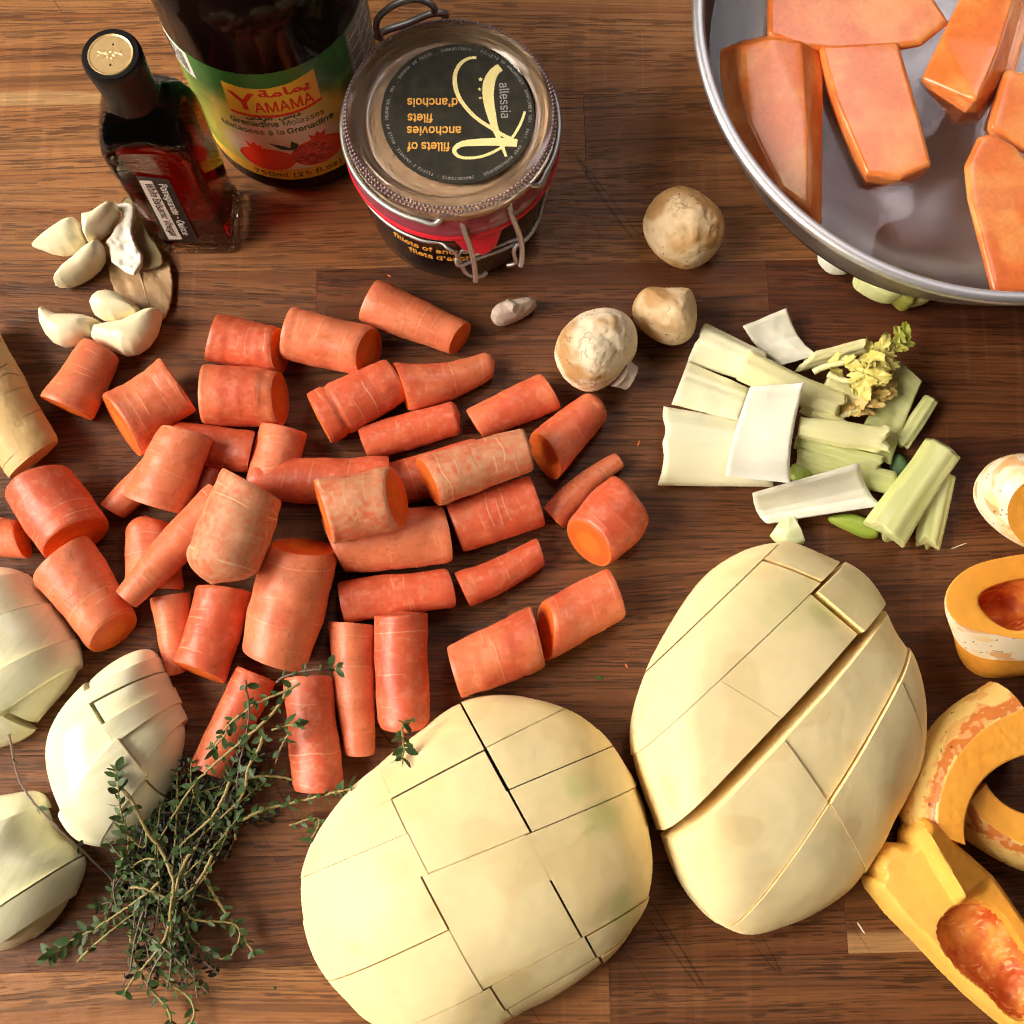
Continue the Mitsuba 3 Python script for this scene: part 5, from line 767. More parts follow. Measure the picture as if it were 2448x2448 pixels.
part(vl, 'white_strip', quad_plate(VLABEL2, VYF - 0.0005, 0.0001), 'm_white_print', smooth=False)
q = np.array(VLABEL2); dn = q[3] - q[0]; rt = np.array([1.0, 0, 0.0]); yv = VYF - 0.0007
part(vl, 'dark_lettering', flat_text('White Balsamic Vinegar', np.array([q[0][0] + 0.0018, yv, q[0][2] - 0.002]), dn, rt, height=0.0036, width=0.052, depth=0.0001, shear=0.12), 'm_black_print', smooth=False)
part(vl, 'white_lettering', flat_text('Pomegranate - Quince', np.array([q[1][0] + 0.0022, yv, q[1][2] - 0.002]), dn, rt, height=0.0034, width=0.050, depth=0.0001, shear=0.12), 'm_white_print', smooth=False)

# ------------------------------------------------------------------ carrots
def carrot_piece(A, B, r, k, label=None, seed=0, mA=None, mB=None, bulge=0.0, bend=0.0, roundA=0.0, roundB=0.0, scruffy=0, pale=0, groove=None, ringy=0, skin=None, key=None):
    A, B = np.array(A), np.array(B); L = np.linalg.norm(B - A); e = (B - A) / L
    s = np.cross([0, 0, 1.0], e); s /= np.linalg.norm(s); n = np.cross(e, s); rng = np.random.default_rng(100 + seed)
    tn = -np.array([*A[:2]]) / (np.linalg.norm(A[:2]) + 1e-9); fa = float(e[:2] @ tn)
    if mA is None: mA = -0.30 * max(0.0, -fa)
    if mB is None: mB = -0.30 * max(0.0, fa)
    N, M = 56, 40; th = -np.pi / 2 + np.linspace(0, 2 * np.pi, N + 1); t = np.linspace(0, 1, M)
    c, sn = np.cos(th), np.sin(th)
    off = rng.random(3) * 50
    rows, uv = [], []
    for ti in t:
        rr = r[0] * (1 - ti) + r[1] * ti
        rr *= 1 + bulge * math.sin(math.pi * ti)
        if groove is not None: rr *= 1 - 0.07 * math.exp(-((ti - groove) / 0.03) ** 2)
        end = 1.0
        if ti < 0.06: end = 1 - 0.05 * (1 - ti / 0.06) ** 2
        if ti > 0.94: end = 1 - 0.05 * ((ti - 0.94) / 0.06) ** 2
        ax = 0.0
        for R_, q, sg in ((roundA, ti, -1), (roundB, 1 - ti, 1)):
            if R_ > 0:
                z = R_ * r[0 if sg < 0 else 1] * 1.3 / L
                if q < z: end *= math.sqrt(max(0.0, 1 - (1 - q / z) ** 2 * 0.985))
        rr *= end
        P = np.c_[np.cos(th) * 0.9 + off[0], np.sin(th) * 0.9 + off[1], np.full(N + 1, ti * L / 0.02 + off[2])]
        P[-1] = P[0]
        d = (meshkit.fbm(P, 3, 2) - 0.5) * 0.20
        ringn = meshkit.noise(np.array([[ti * L * 330 + off[0], 0.3, 0.7]]))[0] - 0.5
        ring = ringn * (0.035 if not ringy else 0.06) * (0.4 + 0.6 * (0.5 + 0.5 * np.cos(th * 1.0 + off[1])))
        q = rr * (1 + d + ring)
        sl = (1 - ti) ** 2 * (k[0] * c + mA * -sn) * r[0] * 0.98 + ti ** 2 * (k[1] * c + mB * -sn) * r[1] * 0.98
        sl = np.where(ti < 0.5, (1 - ti) ** 3, ti ** 3) * 0 + ((1 - ti) ** 1.5) * (k[0] * c - (-1) * mA * sn * 1.0) * r[0] + (ti ** 1.5) * (k[1] * c - mB * sn) * r[1]
        cen = A + e * L * ti + s * bend * L * 4 * ti * (1 - ti) * 1.0
        rows.append(cen + e * sl[:, None] + q[:, None] * (c[:, None] * s + sn[:, None] * n))
        uv.append(np.c_[np.full(N + 1, (seed + 1) + 0.02 + ti * L), th / (2 * np.pi) + 0.25])
    v = np.vstack(rows); low = v[:, 2].min()
    f = grid_faces(M, N + 1, False)
    key = key or thing('carrot_chunk', label, 'carrot', 'carrot chunks in the heap')
    part(key, 'peel', tm(v, f), skin or ('m_carrot_rough' if scruffy else 'm_carrot'), smooth=True, uv=np.vstack(uv))
    for end, R_ in ((0, roundA), (1, roundB)):
        ringv = rows[0 if end == 0 else -1][:-1]; cc = ringv.mean(0)
        pts, uvs = [cc], [[0, 0]]
        for q in (0.33, 0.66, 0.9, 1.0):
            P = cc + (ringv - cc) * q
            if q < 0.95: P = P + (e if end else -e) * 0.0006 * (1 - q) + (meshkit.noise(P * 300, 3)[:, None] - 0.5) * 0.0003 * e
            pts.append(P); uvs.append(np.c_[q * np.cos(th[:-1]), q * np.sin(th[:-1])])
        V = np.vstack(pts); fs = [[0, 1 + (j + 1) % N, 1 + j] for j in range(N)]
        for i in range(3):
            for j in range(N):
                a, b = 1 + i * N + j, 1 + i * N + (j + 1) % N; fs += [[a, b, b + N], [a, b + N, a + N]]
        if end: fs = [[a, c_, b] for a, b, c_ in fs]
        part(key, 'cut_face', tm(V, fs), skin or 'm_carrot_cut', smooth=True, uv=np.vstack(uvs))
    return key
for i, cspec in enumerate(CARROTS):
    carrot_piece(seed=i, **cspec)
pk = thing('parsnip_piece', 'brownish wrinkled parsnip piece cut off by the left edge of the picture', 'parsnip')
carrot_piece(PARSNIP['A'], PARSNIP['B'], PARSNIP['r'], PARSNIP['k'], seed=77, skin='m_parsnip', key=pk, ringy=1)

# ------------------------------------------------------------------ scored vegetables and onions: domes cut by knife planes
def dome(o, h, nexp=2.4, base_in=0.965, N=180, M=34, seed=0, lump=0.0, apex=None, facets=None, sm=True):
    b = resample(o, N, sm); c = b.mean(0) if apex is None else np.array(apex); rows = []
    al = np.r_[-0.16, np.linspace(0.0, np.pi / 2, M)[:-1]]
    for a in al:
        if a < 0: rad, z = base_in, 0.0
        else: rad, z = math.cos(a) ** (2 / nexp), 0.006 + (h - 0.006) * math.sin(a) ** (2 / nexp)
        p = c + (b - c) * rad
        if lump and a >= 0:
            w = meshkit.fbm(np.c_[p, np.full(N, z)] * 32 + seed * 7.7, 2, seed) - 0.5
            p = p + (p - c) * (w * lump * 8)[:, None] * 0.25
            z = z + w * lump * 0.06 * math.sin(a)
        rows.append(np.c_[p, np.full(N, 0) + z])
    v = np.vstack(rows)
    if facets:
        ax = np.array(facets[1:]); ax /= np.linalg.norm(ax); nx = np.array([-ax[1], ax[0]]); rel = v[:, :2] - c; la, ac = rel @ ax, rel @ nx
        psi = np.arctan2(v[:, 2], ac) + 0.20 * np.sin(3.1 * np.arctan2(v[:, 2], ac) + seed) + 0.5 * la; st = 2 * np.pi / facets[0]
        fac = math.cos(st / 2) / np.cos(np.mod(psi, st) - st / 2); fac = 1 + (fac - 1) * np.clip(v[:, 2] / 0.006, 0, 1)
        v[:, :2] = c + la[:, None] * ax + (ac * fac)[:, None] * nx; v[:, 2] *= fac
    m = len(v); v = np.vstack([v, [*c, 0.0], [*c, h]])
    f = grid_faces(len(al), N, True) + [[m, (j + 1) % N, j] for j in range(N)] + [[m + 1, m - N + j, m - N + (j + 1) % N] for j in range(N)]
    t = tm(v, f)
    if t.volume < 0: t.invert()
    return man(t)
def split(ms, line, shift=0.0, side=0.0, lean=0.0):
    """knife cut along a line on plan; returns (left of the line, right of the line)"""
    p = np.array(line[:2]); d = np.array(line[2:]) - p; d /= np.linalg.norm(d); n = np.array([-d[1], d[0]]); nv = np.array([n[0], n[1], lean])
    nv /= np.linalg.norm(nv)
    off = float(np.array([*p, 0.045 if lean else 0.0]) @ nv + side)
    out = [[], []]
    for m in ms:
        a, b = m.split_by_plane(nv.tolist(), off)
        for k_, q in ((0, a), (1, b)):
            if not q.is_empty() and q.volume() > 2e-8: out[k_].append(q)
    return out
def place_chunk(parent, m, gap, move=(0, 0, 0), bsdf='m_root', name='chunk', smooth=24, uvdir=None, tilt=None, grow=None):
    t = unman(m)
    if grow is not None: t.vertices = (t.vertices - [*grow[0], 0]) * [grow[1], grow[1], grow[2] if len(grow) > 2 else grow[1]] + [*grow[0], 0]
    t.vertices; c = t.vertices.mean(0); ext = np.ptp(t.vertices, axis=0)
    sc = 1 - 2 * gap / np.maximum(ext, 0.004); sc[2] = 1
    v = (t.vertices - [c[0], c[1], 0]) * sc + [c[0], c[1], 0]
    if tilt is not None:
        Rm = trimesh.transformations.rotation_matrix(tilt[0], tilt[1], [*(tilt[2] if len(tilt) > 2 else c[:2]), 0.0]); v = (np.c_[v, np.ones(len(v))] @ Rm.T)[:, :3]
        v[:, 2] -= min(0, v[:, 2].min())
    m2 = tm(v + np.asarray(move), t.faces)
    if uvdir is not None:
        m2 = trimesh.graph.smooth_shade(m2, angle=math.radians(smooth), facet_minarea=None); a_, c_ = uvdir; rel = m2.vertices[:, :2] - c_
        return part(parent, name, m2, bsdf, smooth=True, uv=np.c_[rel @ a_, np.arctan2(m2.vertices[:, 2] + 0.004, rel @ np.array([-a_[1], a_[0]]))])
    return part(parent, name, m2, bsdf, smooth=smooth)
rng = np.random.default_rng(11)
ra = thing('root_vegetable_half', 'largest peeled pale yellow vegetable half, scored in a tight grid, at the bottom centre', 'root vegetable')
body = [dome(ROOT_A, 0.057, 2.45, seed=3, lump=0.05, apex=(-0.017, -0.033), facets=(44, 0.9, 0.42), sm=True)]
strips = []
for L_ in ROOT_A_STRIPS:
    up, body = split(body, L_); strips.append(up)
strips.append(body)
for i, st in enumerate(strips):
    c1, c2 = ROOT_A_CROSS
    s1 = [0.0, 0.0, 0.0, -0.0022, -0.0022, -0.001, 0.0][i]; s2 = [0, 0, 0, -0.003, -0.003, 0.0005, 0.001][i]
    right, rest = split(st, c1, side=s1); mid, left = split(rest, c2, side=s2)
    for j, grp in enumerate((right, mid, left)):
        for m in grp:
            mv = rng.normal(0, 0.00022, 3); mv[2] = rng.normal(0, 0.00035)
            if j == 0: mv[:2] += [0.0002, 0.0001]
            place_chunk(ra, m, 0.00022, mv, grow=((-0.017, -0.033), 1 + rng.normal(0.001, 0.0028)))
rb = thing('root_vegetable_half', 'peeled pale yellow vegetable half with wide open cuts, right of the carrots', 'root vegetable')
body = [dome(ROOT_B, 0.058, 2.5, seed=8, lump=0.05, apex=(0.077, 0.030), facets=None, sm=True)]
strips = []
for L_ in ROOT_B_STRIPS:
    up, body = split(body, L_, lean=0.0); strips.append(up)
strips.append(body)
dirv = np.array([0.042, 0.042]) / np.linalg.norm([0.042, 0.042]); nout = np.array([dirv[1], -dirv[0]])
X = ROOT_B_CROSS
plan = [(strips[0], [], (-0.0004, 0.0)), (strips[1], [X[0]], (-0.0002, 0.0)), (strips[2], [X[4], X[1]], (0.0002, -0.0001)), (strips[3], [X[2]], (0.0016, -0.0016)), (strips[4], [X[3], X[2]], (0.0024, -0.0024))]
for i, (st, cs, mv) in enumerate(plan):
    pieces, rest = [], st
    for cl in cs:
        a, rest = split(rest, cl); pieces.append(a)
    pieces.append(rest)
    for j, grp in enumerate(pieces):
        for m in grp:
            z = abs(rng.normal(0, 0.0004)) + (0.0015 if i == 2 and j == 0 else 0)
            ex = np.array([0.0024, 0.0006]) * (i == 2 and j == 0) + rng.normal(0, 0.0002, 2)
            place_chunk(rb, m, 0.00022, tilt=(0.07, [dirv[0], dirv[1], 0], (0.098, 0.012)) if i > 2 else None, grow=((0.077, 0.030), 1 + rng.normal(0.0, 0.004)), move=(mv[0] + ex[0], mv[1] + ex[1], max(z, -0.0002)))
olabels = ['scored onion half in the middle, beside the carrots and above the thyme', 'scored onion half at the left edge, touching the carrots', 'scored onion half in the lower left, under the long bare thyme sprig']
for i, O in enumerate(ONIONS):
    key = thing('onion_half', olabels[i], 'onion', 'peeled onion halves')
    d = dome(O['o'], O['h'], 2.25, seed=20 + i, lump=0.02)
    mid = np.array(O['o']).mean(0)
    left, right = split([d], O['main'])
    def side_of(L_):
        p = np.array(O['main'][:2]); dd = np.array(O['main'][2:]) - p; q = (np.array(L_[:2]) + np.array(L_[2:])) / 2 - p; return 0 if dd[0] * q[1] - dd[1] * q[0] > 0 else 1
    halves = [left, right]; lists = [[], []]
    for L_ in O['side']: lists[side_of(O['side'][1])].append(L_)
    for L_ in O['side2']: lists[1 - side_of(O['side'][1])].append(L_)
    pm = np.array(O['main']); dmain = pm[2:] - pm[:2]; dmain /= np.linalg.norm(dmain); nmain = np.array([-dmain[1], dmain[0]])
    gs = [0.90, 1.0, 0.945, 1.03, 0.92]
    for hi in (0, 1):
        rest, pieces = halves[hi], []
        for L_ in lists[hi]:
            # keep the order of the cuts along the onion
            a, b = split(rest, L_); pieces.append(a); rest = b
        pieces.append(rest)
        sg = 1 if hi == 0 else -1
        for j, grp in enumerate(pieces):
            for m in grp:
                L_ = lists[hi][min(j, len(lists[hi]) - 1)] if lists[hi] else O['main']
                sd_ = np.array(L_[2:]) - np.array(L_[:2]); sd_ /= np.linalg.norm(sd_); sd_ = sd_ if sd_ @ nmain * sg > 0 else -sd_
                out_ = [0.0016, -0.0012, 0.0012, -0.0004, 0.0020, 0.0][j % 6]
                mv = sd_ * out_ * (1.0 if len(pieces) > 2 else 0.4)
                place_chunk(key, m, 0.00006, (mv[0], mv[1], 0.0), 'm_onion', 'slice', 26, uvdir=(nmain, mid), tilt=(sg * 0.10 * (1 if len(pieces) > 2 else 0.3), [sd_[0], sd_[1], 0]), grow=(mid, gs[j % 5] if hi or len(pieces) > 2 else [1.0, 0.97, 1.01][j % 3]))

# ------------------------------------------------------------------ mushrooms
mlab = ['round cream mushroom between the jar and the bowl', 'cream mushroom with its stalk showing, next to the carrots', 'small boxy brown mushroom next to the celery pile', 'tiny grey mushroom cap lying in front of the jar']
for i, M_ in enumerate(MUSHROOMS):
    key = thing('mushroom', mlab[i], 'mushroom', 'mushrooms on the board')
    mesh = pillow(M_['o'], M_['h'], M_['z'], M_['z'] * 0.96, 0.0008, bump=[0.0030, 0.0030, 0.0032, 0.0016, 0.002][i], freq=130, seed=i)
    part(key, 'cap', mesh, ['m_mushroom_tan', 'm_mushroom', 'm_mushroom_tan', 'm_mushroom_gill', 'm_mushroom_tan'][i], smooth=True)
    if i == 1: part(key, 'stalk', loft(MUSHROOM_STEM, [0.0075, 0.0066, 0.0062], 20, sub=5), 'm_mushroom_gill', smooth=40)
    if i == 3: part(key, 'stalk', loft([[*np.array(M_['o']).mean(0) + [-0.003, 0.001], 0.011], [*np.array(M_['o']).mean(0) + [0.001, -0.002], 0.0135]], [0.003, 0.0022], 14), 'm_mushroom_gill', smooth=40)

# ------------------------------------------------------------------ garlic and bay leaves
for i, g in enumerate(GARLIC):
    z = g['h'] * 0.85 + (0.003 if i in (1,) else 0.0)
    if i == 3: z = 0.012
    solo('garlic_clove', pillow(g['o'], g['h'] * 0.85, z, g['h'] * 0.85, 0.0008, bump=0.0016, freq=110, seed=40 + i, smooth=False), 'm_garlic', g['label'], 'garlic', smooth=50, group='peeled garlic cloves')
def crumple(m, amp, freq, seed, base=0.0):
    v = m.vertices.copy(); q = meshkit.fbm(np.c_[v[:, :2] * freq, np.full(len(v), seed)], 3, seed)
    v[:, 2] += amp * q + base; return tm(v, m.faces)
solo('garlic_skin', crumple(pillow(GARLIC_SKIN, 0.0022, 0.007, 0.0008, 0.0007, D=0.0028, smooth=False), 0.0065, 110, 5, 0.0), 'm_paper', 'papery white garlic skin standing against the vinegar bottle', 'garlic skin', smooth=True)
def leaf_sheet(o, curl, seed, z, th=0.0004):
    m = pillow(o, th / 2, 0, th / 2, 0.0012); v = m.vertices; c = np.array(o).mean(0); d = v[:, :2] - c
    x = d @ np.array([0.80, 0.60]); v[:, 2] += z + curl * (x / 0.012) ** 2 * 0.5 + 0.0022 * meshkit.fbm(np.c_[v[:, :2] * 110, np.full(len(v), seed)], 2, seed); return tm(v, m.faces)
by1 = thing('bay_leaf', 'dry brown leaf with a pale midrib under the small oval garlic clove', 'leaf')
part(by1, 'blade', leaf_sheet(BAY, 0.0012, 3, 0.0012), 'm_bay', smooth=True)
rib = np.array(BAY_RIB); rib[:, 2] = 0.0030
part(by1, 'midrib', loft(rib, [0.0003, 0.0004, 0.0005, 0.0006, 0.0006], 8), 'm_bay_rib', smooth=True)
solo('bay_leaf', leaf_sheet(BAY2, 0.003, 9, 0.0045), 'm_bay_dark', 'dark olive dry leaf between the garlic skin and the vinegar bottle', 'leaf', smooth=True)

# ------------------------------------------------------------------ celery pile
def plate(c, sag, th, ragged=0.0, solid=0, seed=0):
    c = np.array(c, float); nu, nv = 34, 26; u = np.linspace(0, 1, nu); w = np.linspace(0, 1, nv); U, W = np.meshgrid(u, w, indexing='ij')
    P = (1 - U)[..., None] * (1 - W)[..., None] * c[0] + U[..., None] * (1 - W)[..., None] * c[1] + (1 - U)[..., None] * W[..., None] * c[2] + U[..., None] * W[..., None] * c[3]
    wd = np.linalg.norm(c[0] - c[2]); ln = np.linalg.norm(c[1] - c[0])
    if ragged:
        e = c[1] - c[0]; e /= np.linalg.norm(e); nz = meshkit.fbm(np.stack([W * 3 + seed, W * 0, W * 0 + 1], -1), 3, seed) - 0.5
        P = P + ((1 - U) ** 3 * nz * ragged * ln * 2)[..., None] * e
    lift = sag * 4 * W * (1 - W)
    P[..., 2] += lift + 0.0005 * np.sin(W * 26 + seed) * 0.35 + 0.0016 * (meshkit.fbm(np.stack([U * 3 + seed, W * 2, U * 0], -1), 2, seed) - 0.5)
    n = np.cross(np.gradient(P, axis=0), np.gradient(P, axis=1)); n /= np.linalg.norm(n, axis=-1, keepdims=True)
    if n[..., 2].mean() < 0: n = -n; flip = True
    else: flip = False
    edge = np.minimum(np.minimum(U, 1 - U) * ln, np.minimum(W, 1 - W) * wd) / (th * 0.6); prof = np.sqrt(np.clip(1 - (1 - np.clip(edge, 0, 1)) ** 2, 0.0, 1)) * 0.9 + 0.1
    t = th * (1 + (0.5 * np.cos(W * np.pi * 7) * 0.25 if not solid else 0)) * prof
    top = P + n * (t / 2)[..., None]; bot = P - n * (t / 2)[..., None]
    if solid: bot[..., 2] = np.minimum(bot[..., 2], P[..., 2] - th * 0.3 - lift * 0.9)
    bot[..., 2] = np.maximum(bot[..., 2], 0.0004); top[..., 2] = np.maximum(top[..., 2], 0.0012)
    v = np.vstack([top.reshape(-1, 3), bot.reshape(-1, 3)]); K = nu * nv; f = np.array(grid_faces(nu, nv, False))
    if flip: f = f[:, ::-1]
    ff = [f, f[:, ::-1] + K]
    idx = np.arange(K).reshape(nu, nv); loop = np.r_[idx[:, 0], idx[-1, 1:], idx[-2::-1, -1], idx[0, -2:0:-1]]
    q = np.array([[a, b, b + K] for a, b in zip(loop, np.roll(loop, -1))] + [[a, b + K, a + K] for a, b in zip(loop, np.roll(loop, -1))])
    ff.append(q if not flip else q[:, ::-1])
    uv = np.c_[U.ravel(), W.ravel()]
    return tm(v, np.vstack(ff)), np.vstack([uv, uv])
for i, s in enumerate(PLATES):
    m, uv = plate(s['c'], s['sag'], s['th'], s.get('ragged', 0), s.get('solid', 0), i)
    solo('stalk_piece', m, f"m_stalk_{s['col']}", s['label'], 'celery', smooth=True, uv=uv, group='pale stalk pieces in the pile')
def ribbed(p, r, seed, fray=0):
    p = np.array(p, float); n = 44; k = min(3, len(p) - 1); tck, u = splprep(p.T, s=0, k=k); t = np.linspace(0, 1, 30); q = np.stack(splev(t, tck), 1); rad = np.interp(t, u, r)
    tan = np.gradient(q, axis=0); tan /= np.linalg.norm(tan, axis=1, keepdims=True); a = np.linspace(0, 2 * np.pi, n, endpoint=False); rows = []
    for i, (c, tt, rr) in enumerate(zip(q, tan, rad)):
        s = np.cross([0, 0, 1], tt); s /= np.linalg.norm(s); nn = np.cross(tt, s)
        w = 1 + 0.06 * np.cos(a * 7 + seed) - 0.22 * np.exp(-((a - 1.5 * np.pi) / 0.7) ** 2)
        if fray and t[i] > 0.72: w = w + (t[i] - 0.72) * 2.2 * (meshkit.noise(np.c_[a * 2.2, np.full(n, t[i] * 9), np.full(n, seed)]) - 0.4)
        ax = (meshkit.noise(np.c_[a * 2, np.full(n, seed + 1.0), a * 0]) - 0.5) * 0.004 * (t[i] > 0.95)
        rows.append(c + tt * ax[:, None] + (rr * w)[:, None] * (np.cos(a)[:, None] * s + 0.72 * np.sin(a)[:, None] * nn))
    v = np.vstack(rows); m = len(v); v = np.vstack([v, q[0], q[-1]]); f = grid_faces(30, n, True) + [[m, (j + 1) % n, j] for j in range(n)] + [[m + 1, m - n + j, m - n + (j + 1) % n] for j in range(n)]
    v[:, 2] = np.maximum(v[:, 2], 0.0003)
    uv = np.vstack([np.c_[np.repeat(t, n), np.tile(a / (2 * np.pi), 30)], [[0, 0], [1, 0]]])
    return tm(v, f), uv
for i, s in enumerate(TUBES):
    m, uv = ribbed(s['p'], s['r'], i, s.get('fray', 0))
    solo('stalk_piece', m, f"m_stalk_{s['col']}", s['label'], 'celery', smooth=True, uv=uv, group='pale stalk pieces in the pile')
solo('green_slice', pillow(BEAN, 0.0035, 0.003, 0.0028, 0.001), 'm_bean', 'bright green pointed slice under the trough-shaped white piece', 'green vegetable', smooth=50)
solo('green_slice', pillow(GREENBITS[0], 0.0025, 0.0028, 0.0026, 0.001), 'm_greenbit', 'dark green scrap between the hollow piece and the thick ribbed stalk', 'green vegetable', smooth=50)
solo('green_slice', pillow(GREENBITS[1], 0.002, 0.009, 0.002, 0.001), 'm_bean', 'small green scrap beside the right edge of the tray-shaped piece', 'green vegetable', smooth=50)
def curly(p, w, seed):
    p = np.array(p, float); nu, nv = 48, 19; k = min(3, len(p) - 1); tck, u = splprep(p.T, s=0, k=k); t = np.linspace(0, 1, nu); q = np.stack(splev(t, tck), 1); wid = np.interp(t, u, w)
    tan = np.gradient(q, axis=0); tan /= np.linalg.norm(tan, axis=1, keepdims=True); g = np.random.default_rng(seed); V, uv = [], []
    for i in range(nu):
        s = np.cross([0, 0, 1], tan[i]); s /= np.linalg.norm(s)
        for j in range(nv):
            y = j / (nv - 1) * 2 - 1
            edge = 1 + 0.35 * math.sin(t[i] * 38 + seed + (2 if y > 0 else 0)) * abs(y) ** 2
            z = 0.0038 * abs(y) ** 1.5 * math.sin(t[i] * 34 + y * 3 + seed) + 0.0022 * math.sin(t[i] * 55 + y * 5) * abs(y) - 0.002 * y * y
            V.append(q[i] + s * wid[i] * y * edge * 0.62 + np.array([0, 0, z]) + tan[i] * 0.0025 * math.sin(t[i] * 44 + 3 * y) * abs(y)); uv.append([t[i], y * 0.5 + 0.5])
    V = np.array(V); V[:, 2] = np.maximum(V[:, 2], 0.001); f = np.array(grid_faces(nu, nv, False)); K = len(V)
    return tm(np.vstack([V, V - [0, 0, 0.0003]]), np.vstack([f, f[:, ::-1] + K])), np.vstack([uv, uv])
def leaflet(rng, c, d, n, size):
    m_ = 40; th = np.linspace(0, 2 * np.pi, m_, endpoint=False)
    r = 0.5 + 0.10 * np.abs(np.cos(1.5 * th)) + 0.05 * np.cos(11 * th + rng.uniform(0, 6)) + rng.normal(0, 0.02, m_); r[np.abs(th - np.pi) < 0.35] *= 0.45
    s = np.cross(n, d); rows = [np.zeros((1, 2))] + [np.c_[1.35 * np.cos(th) * r * k_, 0.72 * np.sin(th) * r * k_] for k_ in (0.35, 0.7, 1.0)]
    xy = np.vstack(rows); z = 0.16 * np.abs(xy[:, 1]) + 0.10 * np.sin(xy[:, 0] * 9 + rng.uniform(0, 6)) * np.hypot(xy[:, 0], xy[:, 1]) + 0.14 * np.sin(7 * np.arctan2(xy[:, 1], xy[:, 0])) * np.hypot(xy[:, 0], xy[:, 1]) ** 2
    v = c + size * ((xy[:, :1] + 0.5) * d + xy[:, 1:] * s + z[:, None] * n); f = [[0, 1 + q, 1 + (q + 1) % m_] for q in range(m_)]
    for a_ in range(2):
        for q in range(m_):
            x_, y_ = 1 + a_ * m_ + q, 1 + a_ * m_ + (q + 1) % m_; f += [[x_, x_ + m_, y_ + m_], [x_, y_ + m_, y_]]
    return v, f
for i, s in enumerate(LEAVES):
    g_ = np.random.default_rng(60 + i); p = np.array(s['p'], float); tck, u = splprep(p.T, s=0, k=3); key = thing('celery_leaf', s['label'], 'celery leaf')
    q = np.stack(splev(np.linspace(0, 1, 24), tck), 1); part(key, 'stem', loft(q, np.linspace(0.0016, 0.0005, 24), 8, sub=1), 'm_stalk_2', smooth=True)
    V, F, U = [], [], []
    for k_ in range(22):
        t_ = g_.uniform(0.1, 1.0) ** 0.8; c = np.array(splev(t_, tck)); d0 = np.array(splev(min(t_ + 0.02, 1.0), tck)) - np.array(splev(max(t_ - 0.02, 0), tck)); d0 /= np.linalg.norm(d0)
        sd_ = np.cross([0, 0, 1], d0) * (1 if k_ % 2 else -1); d = d0 * g_.uniform(0.2, 1.0) + sd_ * g_.uniform(0.2, 1.0) + np.array([0, 0, g_.uniform(-0.1, 0.5)]); d /= np.linalg.norm(d)
        n = np.array([g_.normal(0, 0.55), g_.normal(0, 0.55), 1.0]); n -= d * (n @ d); n /= np.linalg.norm(n)
        v, f = leaflet(g_, c + [0, 0, g_.uniform(-0.002, 0.004)], d, n, g_.uniform(0.0045, 0.0082) * (1.15 - 0.5 * abs(t_ - 0.5)))
        F += (np.array(f) + len(V)).tolist(); V += v.tolist(); U += [[t_ if i == 0 else 0.4 * t_, 0.5]] * len(v)
    V = np.array(V); V[:, 2] = np.maximum(V[:, 2], 0.001)
    part(key, 'leaflets', tm(V, F), 'm_leaf_wilted' if i == 2 else 'm_celery_leaf', smooth=True, uv=np.array(U), kind='stuff')
ub = [('white_scrap', 'white vegetable scrap peeping out from under the bowl rim', 'vegetable scrap', 'm_stalk_0'), ('leaf_scrap', 'pale green leaf scrap under the bowl rim, next to the white scrap', 'leaf', 'm_stalk_3'), ('leaf_scrap', 'dark olive leaf scrap hanging lowest under the bowl rim', 'leaf', 'm_leaf_olive'), ('leaf_scrap', 'narrow pale leaf scrap under the bowl rim, rightmost', 'leaf', 'm_stalk_3')]
for (nm, lb_, ct, mt), s in zip(ub, UNDERBOWL):
    m = crumple(pillow(s['o'], 0.003, s['z'], s['z'] * 0.9, 0.001), 0.003, 140, 7)
    solo(nm, m, mt, lb_, ct, smooth=True, uv=m.vertices[:, :2] * 30)

# ------------------------------------------------------------------ squash pieces
def prism(o, z0, z1, n=120): return m3.Manifold.extrude(m3.CrossSection([resample(o, n, True)[::(1 if Polygon(o).exterior.is_ccw else -1)]]), z1 - z0).translate([0, 0, z0])
qe = thing('squash_piece', 'squash end piece with white speckled rind, uppermost at the right edge', 'squash')
oq = resample(Q_END['o'], 120); cq = oq.mean(0)
em = pillow(Q_END['o'], 0.020, 0.019, 0.0185, 0.0011, D=0.02)
emm = man(em)
p1 = np.array([cq[0] + 0.002, cq[1] + 0.014, 0.030])
def halfcut(m, point, normal):
    nv = np.array(normal, float); nv /= np.linalg.norm(nv); return m.trim_by_plane((-nv).tolist(), float(-(nv @ np.array(point))))
e0 = np.array(Q_END['o'])
emm = halfcut(emm, [e0[4][0] - 0.002, e0[4][1] + 0.001, 0.0345], [0.55, 0.45, 0.75])
emm = halfcut(emm, [e0[13][0] + 0.006, e0[13][1] + 0.003, 0.032], [0.10, -0.62, 0.80])
et = unman(emm); fn = et.face_normals; planes = [np.array([0.55, 0.45, 0.75]), np.array([0.10, -0.62, 0.80])]
cut = np.zeros(len(fn), bool)
for pl in planes: cut |= (fn @ (pl / np.linalg.norm(pl))) > 0.9995
def submesh(t, mask):
    f = t.faces[mask]; u, inv = np.unique(f, return_inverse=True); return tm(t.vertices[u], inv.reshape(-1, 3))
part(qe, 'rind', submesh(et, ~cut), 'm_pale_skin', smooth=35)
part(qe, 'cut_flesh', submesh(et, cut), 'm_flesh', smooth=False)
